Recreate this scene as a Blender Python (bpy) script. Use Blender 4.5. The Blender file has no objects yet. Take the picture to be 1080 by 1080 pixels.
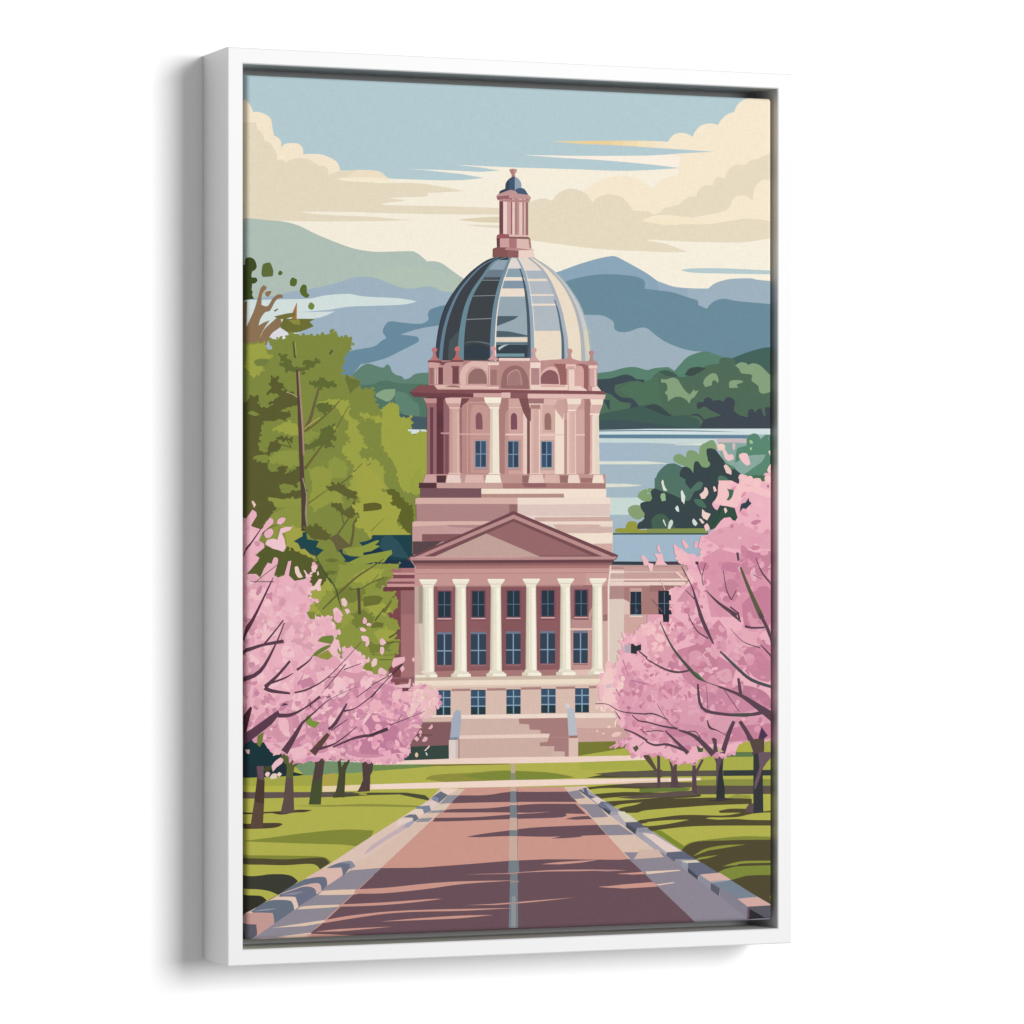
import bpy, math, random
from mathutils import Vector, Matrix
from mathutils.geometry import tessellate_polygon

random.seed(7)
S = bpy.context.scene
COL = S.collection

# ------------------------------------------------------------------ sizes (metres)
FH = 0.970            # frame height
FW = 0.6592           # frame width
FD = 0.0862           # frame depth
RAIL = 0.0171         # width of the frame's white face
CW, CH = 0.6140, 0.9149        # stretched canvas
CX0 = 0.0226          # canvas left edge from the frame's left edge
CZ0 = 0.0270          # canvas bottom edge from the frame's bottom edge
REC = 0.0045
# the print is drawn on a sheet of 1080ths; SC_* turn sheet units into metres on the canvas
def sheet(gx, gy):
    """traced sheet point -> metres on the canvas face (u right, v up)"""
    x = 250 + gx / 7.5; y = 72 + gy / 7.5
    w = (970.1 - 0.089763 * (x - 240)) / 943.17
    X = (x - 540) / w; Y = (y - 574.2) / w
    u = 0.31205 + X * UX
    v = VY0 - Y * UY
    return u, v
UX = 1.0; UY = 1.0; VY0 = 0.5     # set below from the canvas size
def _cal():
    global UX, UY, VY0
    def rx(px, py):
        w = (970.1 - 0.089763 * (px - 240)) / 943.17
        return (px - 540) / w, (py - 574.2) / w
    a, t1 = rx(264.2, 79.2); b, t2 = rx(812.1, 103.0)
    _, b1 = rx(264.2, 992.4); _, b2 = rx(812.1, 968.9)
    ux = CW / (b - a)
    uy = CH / ((b1 + b2) / 2 - (t1 + t2) / 2)
    UX, UY = ux, uy
    VY0 = CH + (t1 + t2) / 2 * uy
    return -a * ux
_U0 = _cal()
def sheet(gx, gy):
    x = 250 + gx / 7.5; y = 72 + gy / 7.5
    w = (970.1 - 0.089763 * (x - 240)) / 943.17
    return _U0 + (x - 540) / w * UX, VY0 - (y - 574.2) / w * UY
def unsheet(u, v):
    X = (u - _U0) / UX; Y = (VY0 - v) / UY
    # x-540 = X*w ; w = (970.1-.089763*(x-240))/943.17
    k = 0.089763 / 943.17
    x = (540 + X * ((970.1 + 0.089763 * 240) / 943.17)) / (1 + X * k)
    w = (970.1 - 0.089763 * (x - 240)) / 943.17
    return (x - 250) * 7.5, (574.2 + Y * w - 72) * 7.5

# ------------------------------------------------------------------ the print: flat inks laid over each other
SHAPES = []           # (colour, [(u, v), ...])
WARM = [1.0]; COOL = [1.0]      # how strong the warm and the cool inks are laid
def inkc(c):
    r, g, b = (int(c[i:i + 2], 16) for i in (0, 2, 4))
    k = WARM[0] if r > g + 10 and r > b else COOL[0] if b > r + 5 else 1.0
    if k == 1.0: return '%02x%02x%02x' % (r, g + 2, b - 5) if r > 190 and b > g + 10 else c
    y = .3 * r + .59 * g + .11 * b
    return '%02x%02x%02x' % tuple(max(0, min(255, round(y + (v - y) * k))) for v in (r, g, b))
_o = [0.0, 0.0, 1.0]
def o(c, r):
    _o[:] = [1080.0 * c, 1080.0 * r, 1.0]
def ob(px, py):       # bottom strip, traced at another scale
    _o[:] = [(px - 250) * 7.5, (py - 72) * 7.5, 7.5 / 5.4]
def rd(s):
    pts = []
    for tk in s.split():
        sharp = tk.endswith('!')
        a, b = tk.rstrip('!').split(',')
        pts.append((float(a) * _o[2] + _o[0], float(b) * _o[2] + _o[1], sharp))
    return pts
def put(c, g):
    SHAPES.append((inkc(c), [sheet(*p) for p in g]))
def F(c, s):
    g = [(p[0], p[1]) for p in rd(s)]; put(c, g); return g
def smooth(pts, closed=True, n=4):
    m = len(pts); out = []
    rng = range(m) if closed else range(m - 1)
    for i in rng:
        p1, p2 = pts[i], pts[(i + 1) % m]
        p0 = pts[i - 1] if (closed or i > 0) else p1
        p3 = pts[(i + 2) % m] if (closed or i + 2 < m) else p2
        if p1[2]: p0 = p1
        if p2[2]: p3 = p2
        for k in range(n):
            t = k / n; t2 = t * t; t3 = t2 * t
            q = []
            for a in (0, 1):
                q.append(0.5 * (2 * p1[a] + (p2[a] - p0[a]) * t + (2 * p0[a] - 5 * p1[a] + 4 * p2[a] - p3[a]) * t2
                                + (3 * p1[a] - p0[a] - 3 * p2[a] + p3[a]) * t3))
            out.append(tuple(q))
    if not closed: out.append((pts[-1][0], pts[-1][1]))
    return out
def C(c, s):
    g = smooth(rd(s)); put(c, g); return g
def R(c, x0, y0, x1, y1):
    x0, x1 = x0 * _o[2] + _o[0], x1 * _o[2] + _o[0]; y0, y1 = y0 * _o[2] + _o[1], y1 * _o[2] + _o[1]
    u0, v0 = sheet(x0, y0); u1, _ = sheet(x1, y0); _, v1 = sheet(x0, y1)
    SHAPES.append((inkc(c), [(u0, v0), (u1, v0), (u1, v1), (u0, v1)]))
def L(c, w, s, n=4):
    """a brush stroke; w = widths along it"""
    pts = smooth(rd(s), False, n)
    m = len(pts); a = []; b = []
    for i, p in enumerate(pts):
        q0 = pts[max(i - 1, 0)]; q1 = pts[min(i + 1, m - 1)]
        dx, dy = q1[0] - q0[0], q1[1] - q0[1]; d = math.hypot(dx, dy) or 1
        t = i / (m - 1) * (len(w) - 1); k = min(int(t), len(w) - 2) if len(w) > 1 else 0
        ww = w[0] if len(w) == 1 else w[k] + (w[k + 1] - w[k]) * (t - k)
        nx, ny = -dy / d * ww / 2, dx / d * ww / 2
        a.append((p[0] + nx, p[1] + ny)); b.append((p[0] - nx, p[1] - ny))
    for i in range(m - 1):
        put(c, [a[i], a[i + 1], b[i + 1], b[i]])
def E(c, cx, cy, rx, ry=None, rot=0, n=16):
    cx, cy, rx, ry = cx * _o[2] + _o[0], cy * _o[2] + _o[1], rx * _o[2], (ry or rx) * _o[2]
    ca, sa = math.cos(rot), math.sin(rot)
    put(c, [(cx + rx * math.cos(a) * ca - ry * math.sin(a) * sa, cy + rx * math.cos(a) * sa + ry * math.sin(a) * ca)
            for a in [2 * math.pi * k / n for k in range(n)]])
def inside(g, x, y):
    r = False; j = len(g) - 1
    for i in range(len(g)):
        if (g[i][1] > y) != (g[j][1] > y) and x < (g[j][0] - g[i][0]) * (y - g[i][1]) / (g[j][1] - g[i][1]) + g[i][0]:
            r = not r
        j = i
    return r
def blob(c, x, y, r, jag=0.35, n=9, el=1.0):
    a0 = random.uniform(0, 6.28); ra = random.uniform(0, 3.14)
    pts = []
    for k in range(n):
        a = a0 + 2 * math.pi * k / n
        rr = r * random.uniform(1 - jag, 1 + jag)
        px, py = rr * math.cos(a) * el, rr * math.sin(a) / el
        pts.append((x + px * math.cos(ra) - py * math.sin(ra), y + px * math.sin(ra) + py * math.cos(ra), False))
    put(c, smooth(pts, True, 2))
def scatter(g, n, r0, r1, pick, jag=0.35):
    xs = [p[0] for p in g]; ys = [p[1] for p in g]
    k = 0; tries = 0
    while k < n and tries < n * 30:
        tries += 1
        x, y = random.uniform(min(xs), max(xs)), random.uniform(min(ys), max(ys))
        if not inside(g, x, y): continue
        c = pick(x, y)
        if c is None: continue
        blob(c, x, y, random.uniform(r0, r1), jag, random.choice((6, 7, 9)), random.uniform(1.0, 1.45)); k += 1
# ---------- sky
SKY, CREAM, CLO, TAN = 'b3ccd2', 'f7efdc', 'f7e8cd', 'e7dbc0'
o(0, 0)
F("b68b84", "-600,-600 4900,-600 4900,7800 -600,7800")
F(SKY, "-400,-400 4700,-400 4700,1200 -400,1200")
F(CREAM, "-400,870 1210,870 1420,878 1640,885 1800,882 1960,866 2100,870 3500,850 4700,850 4700,2500 -400,2500")
F('f7f0df', "1350,793 1720,806 1930,817 2090,808 2090,890 1850,890 1960,865 1780,833 1510,804")
F('f8eedb', "1720,760 2160,780 2660,795 3010,808 3240,803 3490,787 3490,900 2090,900 2090,808 1940,782 1780,765")
F('fbefdf', "2260,682 2660,690 3240,688 3540,668 3770,658 3770,800 3490,786 3240,755 2860,722 2560,705")
F('dfd3ab', "2480,573 2620,571 2620,588 2600,586"); F('e8d49c', "2615,572 2750,571 2750,597 2615,587")
F('efd093', "2745,571 2960,570 2960,604 2910,602 2745,597"); F('f1d59f', "2955,570 3060,570 3060,609 2955,604")
F('f3dcae', "3055,570 3170,570 3170,617 3055,609"); F('f5e2bd', "3165,570 3290,572 3290,625 3165,617"); F('f6e6c9', "3285,572 3410,577 3800,600 3770,657 3540,640 3285,625")
C(CLO, "-400,240! 60,240 110,260 140,300 158,345! 190,342 245,358 290,390 303,430 312,490 322,530! 350,545 374,575 378,620! 400,600 440,590 500,592 540,620 550,660 545,680! 600,675 690,680 770,710 820,750 840,808! 1000,802 1100,806 1160,825 1215,868! 1215,1000! 300,1180! -400,1250!")
C(TAN, "-400,428! 130,425 180,445 190,480! 225,510 248,570! 290,590 325,640 345,690 345,728! 380,718 415,745! 450,720 530,708 600,720 650,750 670,770! 710,770 745,795 745,838! 850,808 1000,804 1080,806! 1080,900 1400,903 1640,935 1810,970! 1520,985! 1510,1012 1330,1018 1210,1026! 1360,1042! 1160,1072 1300,1082 1700,1090 2110,1104! 2110,1156! 1580,1152 1080,1141 600,1135! 800,1155 1080,1172 1260,1188 1380,1198 1180,1206 1000,1208 640,1210 380,1203! 300,1300! -400,1300!")
C('f8ecd2', "800,870! 900,862 1080,858 1080,860! 1280,905 1080,900 900,892")
C('f1e0c4', "980,806! 1100,806 1160,822 1215,868! 1080,862 880,856!")
C(CREAM, "530,1136! 700,1132 1080,1141 1090,1172! 850,1163 650,1152")
C('dfd3b4', "1760,1198! 1850,1185 2100,1172 2110,1220! 1950,1216")
C('e6dcc6', "1800,1236! 1950,1237 2110,1240 2110,1266! 1980,1256")
# right clouds
C(CLO, "3405,578! 3425,545 3460,518 3510,507 3565,520 3598,540! 3615,500 3660,450 3730,432 3780,440 3795,448! 3820,405 3870,360 3923,342! 3945,290 3990,250 4040,228! 4040,150! 4700,100! 4700,1360! 3300,1330! 2500,1200! 2700,1010 2780,945 2850,895 2950,858 3060,849 3160,868 3240,915 3290,950! 3340,885 3420,855 3480,848! 3490,787! 3500,700! 3405,660!")
C(SKY, "2300,602! 2480,575! 2720,597! 2910,602 3240,622 3540,641 3768,658! 3540,668 3240,687 2660,690! 2260,682!")
C(SKY, "2200,695! 2260,683! 2560,705 2860,722 3240,755 3490,785! 3240,802 3010,808 2660,795 2200,782!")
C(TAN, "2300,1090! 2325,1055 2390,1032 2450,1030 2497,1045! 2530,1000 2590,960 2650,950 2720,965 2780,1010 2810,1060! 2850,1020 2900,1000 2960,996 3030,1010 3070,1040 3105,1080 3135,1125! 3240,1128 3300,1158! 3350,1130! 3380,1100 3480,1080! 3490,1075 3560,1020 3625,1012! 3640,970 3680,930 3740,920 3752,932! 3770,880 3800,855 3852,870! 3865,820 3910,770 3960,757 4005,765! 4040,730 4090,715 4120,710! 4150,690 4210,665! 4700,620! 4700,870! 4215,878! 4140,885 4090,930 4072,1000 4072,1045! 4020,1010 3960,1005 3910,1030 3895,1080 3840,1130 3690,1160 3580,1180 3500,1168 3390,1158 3300,1162 3240,1182 3200,1205! 3400,1238 3540,1228 3740,1230! 3880,1205 4040,1185 4170,1200 4225,1215! 4225,1335! 4040,1370 3840,1375 3540,1368 3260,1352! 3240,1360! 3380,1385 3470,1415 3555,1450! 3380,1452 3240,1445 2900,1430 2600,1395 2300,1355!")
C('f6e7c8', "3190,1205! 3300,1190 3500,1172 3600,1180 3700,1230 3540,1229 3400,1238!")
C('b5cbcf', "3500,1593! 3610,1580 3840,1580 4230,1598! 4230,1628! 3940,1623 3610,1615")
# ---------- mountains
C('b0c1b7', "-400,1180! 60,1183 130,1185 300,1202 400,1212 520,1245 650,1310 820,1380 950,1425 1080,1447 1180,1450 1380,1445 1430,1455 1480,1490 1515,1525! 1580,1525 1640,1545 1730,1610 1830,1680! 1830,2000! -400,2000!")
C('b2c4b6', "1080,1640! 1300,1560 1600,1600 1795,1662! 1740,1775 1640,1760 1560,1728 1400,1742 1200,1690")
C('9eb3c3', "-400,1850! 150,1820 370,1788 450,1765 600,1745 720,1720 850,1685 960,1650 1100,1655 1200,1690 1300,1730 1400,1742 1500,1726 1570,1730 1650,1765 1840,1775! 1840,2900! -400,2900!")
C('d3e1df', "-400,1834! 200,1830 400,1826 600,1820 720,1795 900,1783 1000,1800 1100,1808 1300,1818 1440,1842! 1330,1868 1080,1878 900,1885 750,1910! 520,1928! 800,1922! 700,1965 620,1985 540,2050 480,2160! -400,2160!")
C('dedde4', "250,2150! 300,2090 360,2050 400,2062 440,2090! 400,2140! 330,2200!")
C('9cb2c3', "1080,2060! 1300,2100 1500,2060 1640,2000! 1640,2560! 980,2560! 980,2200!")
C('678ba0', "1720,1860! 1665,1870 1600,1885 1540,1910 1525,1950 1530,1985 1500,2010 1440,2020 1320,2010 1230,2000 1190,2030 1170,2080 1190,2115 1200,2135! 1160,2155 1100,2200 920,2235 850,2290 830,2420! 880,2500! 1000,2340! 1080,2325 1200,2290 1300,2240 1400,2190 1450,2160 1445,2125 1400,2115 1310,2105! 1400,2075 1500,2050 1610,2032 1720,2000!")
C('8aa6bb', "2440,1640! 2560,1602 2700,1550 2850,1505 2950,1485 3000,1488 3100,1540 3240,1620 3340,1690 3450,1725 3580,1738 3720,1740! 3770,1700 3860,1670 3950,1660 4060,1660 4150,1675 4700,1720! 4700,2100! 2440,2100!")
C('94acbf', "3330,1683! 3450,1725 3580,1738! 3700,2100! 3400,2000! 3330,1800!")
C('9cb1bf', "3560,1740! 3720,1741! 3770,1700 3860,1670 3950,1660 4060,1660 4150,1675 4700,1720! 4700,2100! 3700,2100! 3560,1850!")
C('688b9c', "2500,1720! 2600,1685 2700,1655 2850,1630 3000,1628 3150,1645 3210,1670 3225,1700 3220,1740! 3290,1750 3440,1770 3560,1810 3635,1835 3640,1870! 3710,1900! 3740,1860 3790,1830 3860,1822 4000,1845 4700,1900! 4700,2500! 2500,2500!")
C('9db1be', "2640,1950! 2860,1950 2940,1975 2980,2010 2985,2060 3030,2085 3100,2080 3180,2052 3240,2055 3310,2110 3390,2165 3500,2210 3600,2235 3700,2240! 3700,2560! 2640,2560!")
# ---------- far woods left
o(1, 2)
C('5d8373', "-160,280! -80,200 -20,175 60,200 100,205 125,180 150,200 165,240 200,265 240,275 260,300! 300,290 350,255 450,245! 450,700! -200,700!")
C('4f7564', "-160,340! 0,340 100,310 230,330 450,335! 450,640! -200,640!")
C('5c8470', "190,400 270,410 330,470 370,500 380,590! 250,580! 190,480!")
C('86a684', "35,430 60,400 110,380 190,375! 185,420 160,460 125,475 90,460")
F('435a63', "220,570 300,590 450,600 450,700 220,700")
F('d3e2e6', "270,695 450,697 450,780 270,780")
# ---------- far woods right
o(2, 2)
C('55816d', "690,250! 800,235 900,208 990,202 1080,225 1140,210 1240,202 1260,210 1295,232! 1340,180 1400,120 1490,85 1560,80 1640,110 1760,150! 1760,700! 690,700!")
C('40625a', "1700,160! 1740,135 1880,80 1990,50 2060,45! 2600,0! 2600,700! 1700,700!")
C('4d6a56', "690,420! 800,360 940,310 1080,320 1170,240 1280,240 1330,280 1400,270 1500,215 1560,185 1640,175 1650,140 1690,125 1760,140 1790,200 1890,260 2040,280 2600,260! 2600,700! 690,700!")
C('4c7058', "850,380! 960,320! 1080,310! 1160,280! 1200,500! 1240,560! 1100,640! 700,640! 700,420 760,400 830,440 900,480! 940,500! 960,580! 1030,560! 1000,470!")
C('3b4a53', "690,300! 800,290 900,262 960,272 1000,298 1060,300! 1055,325! 1020,315 960,312 830,345! 830,400 880,440 960,450 1000,490 1040,530! 980,580! 940,540 955,490 870,475 800,420 740,400 690,370!")
F('3b4a53', "735,465 788,460 790,550 770,520 755,490")
o(3, 2)
C('3b4c49', "295,265! 330,215 400,200 460,212! 400,250 350,275!")
C('3f5a50', "90,235! 160,228 240,268 200,280 150,270!")
C('84a17a', "110,295! 150,300 200,285 240,300 265,340 300,390 335,420! 370,375! 375,395! 405,385! 370,440 350,450! 330,490! 300,455 240,435 190,455 165,475! 160,430 140,405 160,380 150,330 112,325!")
C('84a17a', "440,330! 455,290 500,255 540,255 560,300 555,330! 530,305 510,320 510,345! 455,360!")
C('84a17a', "645,320 680,305 745,310 745,325 705,340 715,365! 645,368!")
C('84a17a', "690,190! 730,165 775,170 790,185! 830,172 880,185 930,230 960,262! 1300,262! 1300,395! 980,395! 910,412 880,395 870,350 820,310 825,270 800,258 740,250 720,215")
C('3e5d54', "-400,580! 0,500! 100,520 200,590! 300,585 400,620 420,690! -400,690!")
C('394b4a', "-20,520! 40,495 100,510 150,550 200,592! 120,580 60,550!")
C('3e5358', "-380,625! -200,620! 0,640! 100,660! 420,690! -380,705!")
C('3d4650', "390,510 400,480 440,480! 455,450 490,443 520,470! 560,462 600,478! 620,445 660,445 690,480 680,540 720,580 790,600! 795,545 830,535 845,562! 870,535 895,530! 915,590 930,580! 925,525 960,520! 1300,500! 1300,692! 410,690! 440,630! 400,590 320,585! 400,572 445,615! 580,585! 500,550 440,545! 400,540!")
C('4d6a56', "390,545! 450,515 500,545 580,582! 500,595 450,618!")
# ---------- water
o(2, 2)
F('a4b9c5', "690,700 1080,690 2600,688 2600,2000 690,2000")
F('d3e2e3', "690,706 1080,692 2600,688 2600,735 690,735")
F('50717f', "690,705 1080,700 1500,705 1880,718 1500,712 1080,708 690,712")
F('5f8299', "690,738 1080,735 1900,742 1900,765 1080,766 690,764")
F('c8d9d8', "690,766 1860,772 1860,808 1300,810 1080,802 690,800")
F('a3b8ca', "690,802 1080,806 1080,945 690,945")
F('dfe2d0', "1300,815 1500,808 1580,822 1300,820")
F('dde1d3', "690,948 1080,947 1260,965 1080,972 690,972")
o(2, 3)
F('dde0d0', "730,45 900,45 1050,58 960,68 740,75")
F('c9dad5', "790,155 1110,155 1200,290 790,292")
# ---------- right shore trees
o(3, 2)
C('7d9f70', "205,930 225,895 270,893 305,920! 310,880 335,860 380,870 410,895! 415,830 460,800 500,780 530,790 548,850! 520,900 480,1000! 440,1020 425,980! 370,1035 320,1000 230,960")
C('87a99f', "560,800! 800,760! 990,760! 1000,1100! 600,1100!")
C('cbb9bd', "545,770! 780,770! 780,805! 700,800! 545,800!")
C('55876f', "690,960! 700,870 720,840 780,825! 785,760 830,728 870,738 890,775! 930,738 990,745! 1300,745! 1300,1200! 760,1120! 760,1040! 830,980!")
C('87a99f', "690,960! 760,920 820,900 930,895! 900,950 830,1000! 770,1045 745,1045!")
C('4d7265', "60,1240! 65,1120 85,1040 150,975 200,965 230,970 290,1000! 420,1100! 420,1500! 0,1500!")
C('364549', "255,1060 280,995 330,1000 362,1040! 370,960 400,950 430,990 470,1000! 480,960 465,860 500,845 540,860 570,900 620,960 690,1010 740,1050 800,1090! 1300,1300! 1300,1480! -70,1480! -70,1440 -40,1420 -20,1400! -50,1330 -50,1280 -10,1270! 30,1240 30,1180 80,1160 150,1190! 300,1140! 300,1090!")
C('4f7563', "555,1080 580,1060 620,1075! 700,1160! 560,1160!")
E('7d9f70', 478, 970, 16, 22)
F('55876f', "600,950 680,990 700,1010 640,1010")
o(3, 3)
C('4f7264', "60,0! 250,-20! 340,90! 400,30 440,40! 420,90 370,110 340,170 300,180 240,150 170,120 130,110 60,80!")
C('466f5d', "370,170 420,170 460,215 460,240! 410,225 380,200")
C('41604f', "0,380! 60,300 110,285 150,300 230,400! 0,410!")
C('2f4b42', "450,400! 540,250! 660,230 700,310 690,345! 530,400! 500,410!")
C('80a06c', "-75,150! -40,100 0,90 0,130! 30,120! 40,160! 20,185 -40,180!")
F('80a06c', "10,80 50,80 20,120 0,110")
o(2, 3)
C('86a070', "930,250 960,220 1010,215 1060,240 1070,290 1010,330 950,300")
C('80a06c', "1005,150! 1020,115 1060,92 1080,92! 1085,185! 1050,180!")
C('354449', "1030,230 1050,190 1100,185! 1120,400! 1000,405! 1010,360 1060,335! 1060,280! 1045,260!")
C('97992f', "830,432! 835,405 870,397 910,397! 930,350 970,342 1000,350! 1010,405 1100,410! 1100,440!")
F('84934a', "1080,402 1560,398 1560,440 1080,440")
F('3f5a50', "800,436 1560,436 1560,449 800,449")
F('a0b9cc', "800,449 1540,449 1600,665 800,665")
F('343b43', "800,660 1050,662 1050,690 800,688")
F('4a3a44', "1075,662 1420,660 1420,688 1075,688")
# ---------- left woods
def lumps(c, g, step=36, r0=7, r1=17):
    acc = 0.0
    for p, q in zip(g, g[1:] + g[:1]):
        acc += math.hypot(q[0] - p[0], q[1] - p[1])
        if acc > step and q[0] > 60:
            acc = random.uniform(-12, 0)
            blob(c, q[0] + random.gauss(0, 5), q[1] + random.gauss(0, 5), random.uniform(r0, r1), .4, 6, 1.2)
def CL(c, s):
    g = C(c, s); lumps(c, g); return g
# ---------- left woods
G0, G1, G2, G3 = '7f8a37', '9ca33b', '5a5b28', '8a9439'
o(0, 1)
F('866b4b', "-300,760 110,760 105,950 130,1130 -300,1130")
C('8e7150', "95,990! 130,910 165,830 195,730 215,660 240,633! 265,655 240,685 225,720 222,790! 270,800 310,740 350,708 385,712 390,735! 355,740 325,770 290,835 250,850 215,900 200,955! 240,930 290,912! 260,950 220,1020! 190,1110! 100,1110!")
C('8e7150', "200,1075! 240,990 300,930 345,893 375,905! 375,960 300,1020 260,1110! 180,1110!")
C('8e7150', "250,690! 285,680 300,688 275,725 255,715")
F('a9713f', "500,768 498,900 458,900 465,850")
C('3d4b1b', "-300,500! 40,465! 78,470! 85,430 125,413 165,430 185,480 175,510 150,525! 145,570 180,575 190,600 170,620 150,622! 145,670! 155,690! 148,710! 165,742! 52,756! -300,757!")
C('5d6c33', "228,490 240,465 285,455 300,475 315,520 310,565! 235,570! 222,545")
C('56691f', "355,530! 370,518 388,535 375,555 352,552!")
C('56691f', "445,600! 465,573 500,590! 500,620! 480,645 445,635!")
C('56691f', "522,670 545,630 575,640 578,690 600,715! 575,735 535,710")
C('6f8638', "590,790 610,770 638,795 620,830 590,815")
F('6c7a3c', "318,835 350,817 355,825 330,845")
F('74702f', "320,882 420,858 490,850 480,880 400,905 350,900")
F('6c6e2c', "395,900 640,900 600,925 632,960 560,990 500,1010 430,1010 370,970 380,930")
F('8d8c36', "435,912 520,902 525,950 470,940")
o(0, 0)
base = C(G0, "-400,2150! 130,2170! 240,2170! 265,2225! 325,2220! 290,2185! 300,2142 350,2145! 400,2140 430,2110 470,2095 535,2115! 560,2125! 590,2108 640,2115! 650,2125! 700,2105 750,2110! 775,2085 830,2125! 900,2130 930,2165 910,2240! 862,2270! 865,2330! 838,2350! 862,2395! 830,2430! 870,2450! 880,2420! 990,2470! 985,2540! 1080,2540 1100,2590 1115,2650 1170,2720! 1300,2900! 1540,2880! 1540,3250! 1400,3690! 1250,3720! 1300,4000! 1290,4400 1300,4600! 1230,4650! 1100,4700! 1080,4850! 700,4800! -400,3900!")
lumps(G0, [p for p in base if 2080 < p[1] < 2700], 30, 10, 20)
o(1, 2)
CL('9ea53a', "90,560! 100,530 130,495 200,495 220,540 218,580! 250,615 300,600 318,640 305,680 285,700! 320,730 340,742! 380,712 445,715! 445,1180! 250,1180 200,1010 120,870! 80,800! 80,700!")
CL('9ea53a', "-20,620! 40,590 80,600! 90,640! 20,650!")
o(0, 2)
CL(G1, "105,30! 180,20! 240,12! 265,50! 250,90! 300,110! 290,135! 200,140 165,160! 170,190! 240,205! 220,240! 185,265! 160,290! 135,260! 130,230! 75,200! 100,150! 110,90!")
CL('5f6a2c', "370,110! 400,112! 440,150! 430,170! 460,180! 480,203 560,205! 570,180! 545,155! 580,143! 610,160! 685,138! 665,165! 630,190 540,238 420,232! 400,205! 355,180! 400,165! 365,125!")
C('73803a', "160,160! 200,138 290,140! 250,190 180,190!")
CL(G2, "-400,470! 110,480! 130,445 195,435 200,460! 190,490 230,525 290,525! 330,482! 290,490! 365,430! 340,410! 262,405! 300,370! 290,330! 300,285! 345,285! 350,320! 400,340! 375,385! 460,410 510,470! 490,500 400,530! 368,552! 450,568 435,600! 390,620! 340,608! 300,630! 240,630 220,680! 205,760! 190,830! 215,880! 260,890! 300,890! 170,905 165,940 200,960! 270,960! 280,1020 330,1035! 360,1020! 350,990! 420,985! 400,1050! 480,1020! 520,990! 525,1100! 480,1140! 370,1125 375,1190 420,1205! 540,1170! 530,1240! 480,1245! 430,1230! 390,1250 270,1232! 330,1305! 300,1370! 240,1440! 200,1480 150,1470! -400,1500!")
C('7f8a3a', "110,570! 150,548 210,580! 170,590!")
CL(G2, "270,880! 290,800 350,795 365,820! 370,850 320,875!")
L(G2, [12], "215,888 280,880 310,850")
CL(G2, "330,765! 380,750 400,765! 470,768! 460,782! 400,780 350,775!")
L(G2, [8], "420,775 455,838"); L(G2, [8], "350,810 455,838")
CL(G1, "305,690! 370,660 400,640 440,640! 500,662 520,740! 460,742 400,720! 350,705!")
CL(G1, "650,485! 720,470 790,458 840,465 912,490! 905,580! 950,620 1000,630! 980,700! 1020,740! 1040,775! 1015,810! 1080,850 1140,900! 1180,1000! 1180,1200! 900,1190! 950,1010 900,920 850,880! 860,820! 900,740! 870,700! 790,700! 760,560! 720,540! 700,500!")
CL(G0, "790,500! 860,600 905,640! 890,700 830,720! 800,660! 760,700! 740,600!")
CL(G0, "800,720! 840,730! 920,765! 880,800! 830,870! 760,860! 740,800!")
CL(G0, "1000,620! 1100,610! 1130,680! 1120,800! 1060,820 1020,800! 1040,770! 1015,740! 975,690!")
CL(G0, "985,880! 1020,848 1080,855! 1200,900! 1190,1000! 1100,920 1010,925!")
CL(G1, "1005,575! 1050,570 1090,600! 1020,612!")
CL(G0, "560,640! 600,560! 660,540! 720,600! 680,660! 600,700!")
C('6a7330', "875,300! 885,258! 920,290! 995,310! 985,350! 945,380! 915,415! 905,370!")
CL('5f6a2c', "592,315! 630,325! 700,295 740,315 800,333 800,345! 740,360 650,357! 615,345!")
CL('5f6a2c', "642,510! 700,485 760,500! 768,530! 720,572! 660,532!")
CL('5f6a2c', "600,812! 680,760! 700,690 780,665! 785,735! 800,770! 760,782! 785,832! 740,838! 700,815! 600,855! 555,850! 555,780!")
F('5b5a3a', "750,100 765,65 785,68 765,105")
CL(G3, "560,720! 620,710 680,730! 600,780! 590,820! 560,790!")
CL('8d983a', "280,960! 330,880 500,860! 520,980! 430,980! 340,960!")
CL('8d983a', "750,940! 820,920 900,1000! 880,1080! 740,1080!")
L('6a5f3d', [16, 22, 34], "673,362 640,480 605,610 570,690")
L('6a6232', [8, 16], "836,467 770,540 660,640 560,712")
L('6a6232', [5, 10, 20], "905,508 790,715 700,820 560,1010")
L('b7a97b', [6], "415,400 470,420 520,455")
L('b9ab50', [8], "560,690 620,640 680,600")
L('56562a', [12, 18], "470,0 478,60 485,130")
L('a9a955', [6], "484,10 490,60 492,110")
L('563f38', [20, 26, 30, 34], "502,225 515,450 525,700 540,1080")
L('a98c76', [10, 14, 14], "514,235 528,450 545,700 553,900")
L('6d6230', [5, 7], "1020,955 900,1080"); L('6d6230', [5, 8], "1080,962 900,1078")
o(0, 3)
CL('8f973b', "270,150! 400,170! 480,165! 530,165! 530,220! 350,235!")
CL('949b39', "600,-60 700,-90 780,-20 740,60! 830,50! 850,130 850,200! 760,200! 640,260! 590,190! 620,60")
CL('8d953a', "300,290! 420,230! 530,230! 540,430! 400,560! 250,500!")
CL('a3a43c', "960,-20! 1100,-40! 1200,60! 1180,190! 1000,190! 970,120!")
CL('a3a43c', "400,380! 540,400! 540,480! 600,600! 640,640! 430,580!")
CL('a0a63b', "600,900! 720,810 800,860! 880,830! 900,880! 820,960! 830,1080! 560,1080! 590,960!")
L('4f3f36', [34, 42, 44], "540,0 552,120 556,260 556,420")
F('4f3f36', "530,100 560,75 585,100 560,125")
L('9c8f75', [10, 8, 16, 6], "545,0 574,130 570,280 580,400")
CL('5f6029', "740,70! 830,48 900,85 965,118! 950,165! 880,145 800,102 740,95!")
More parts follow.
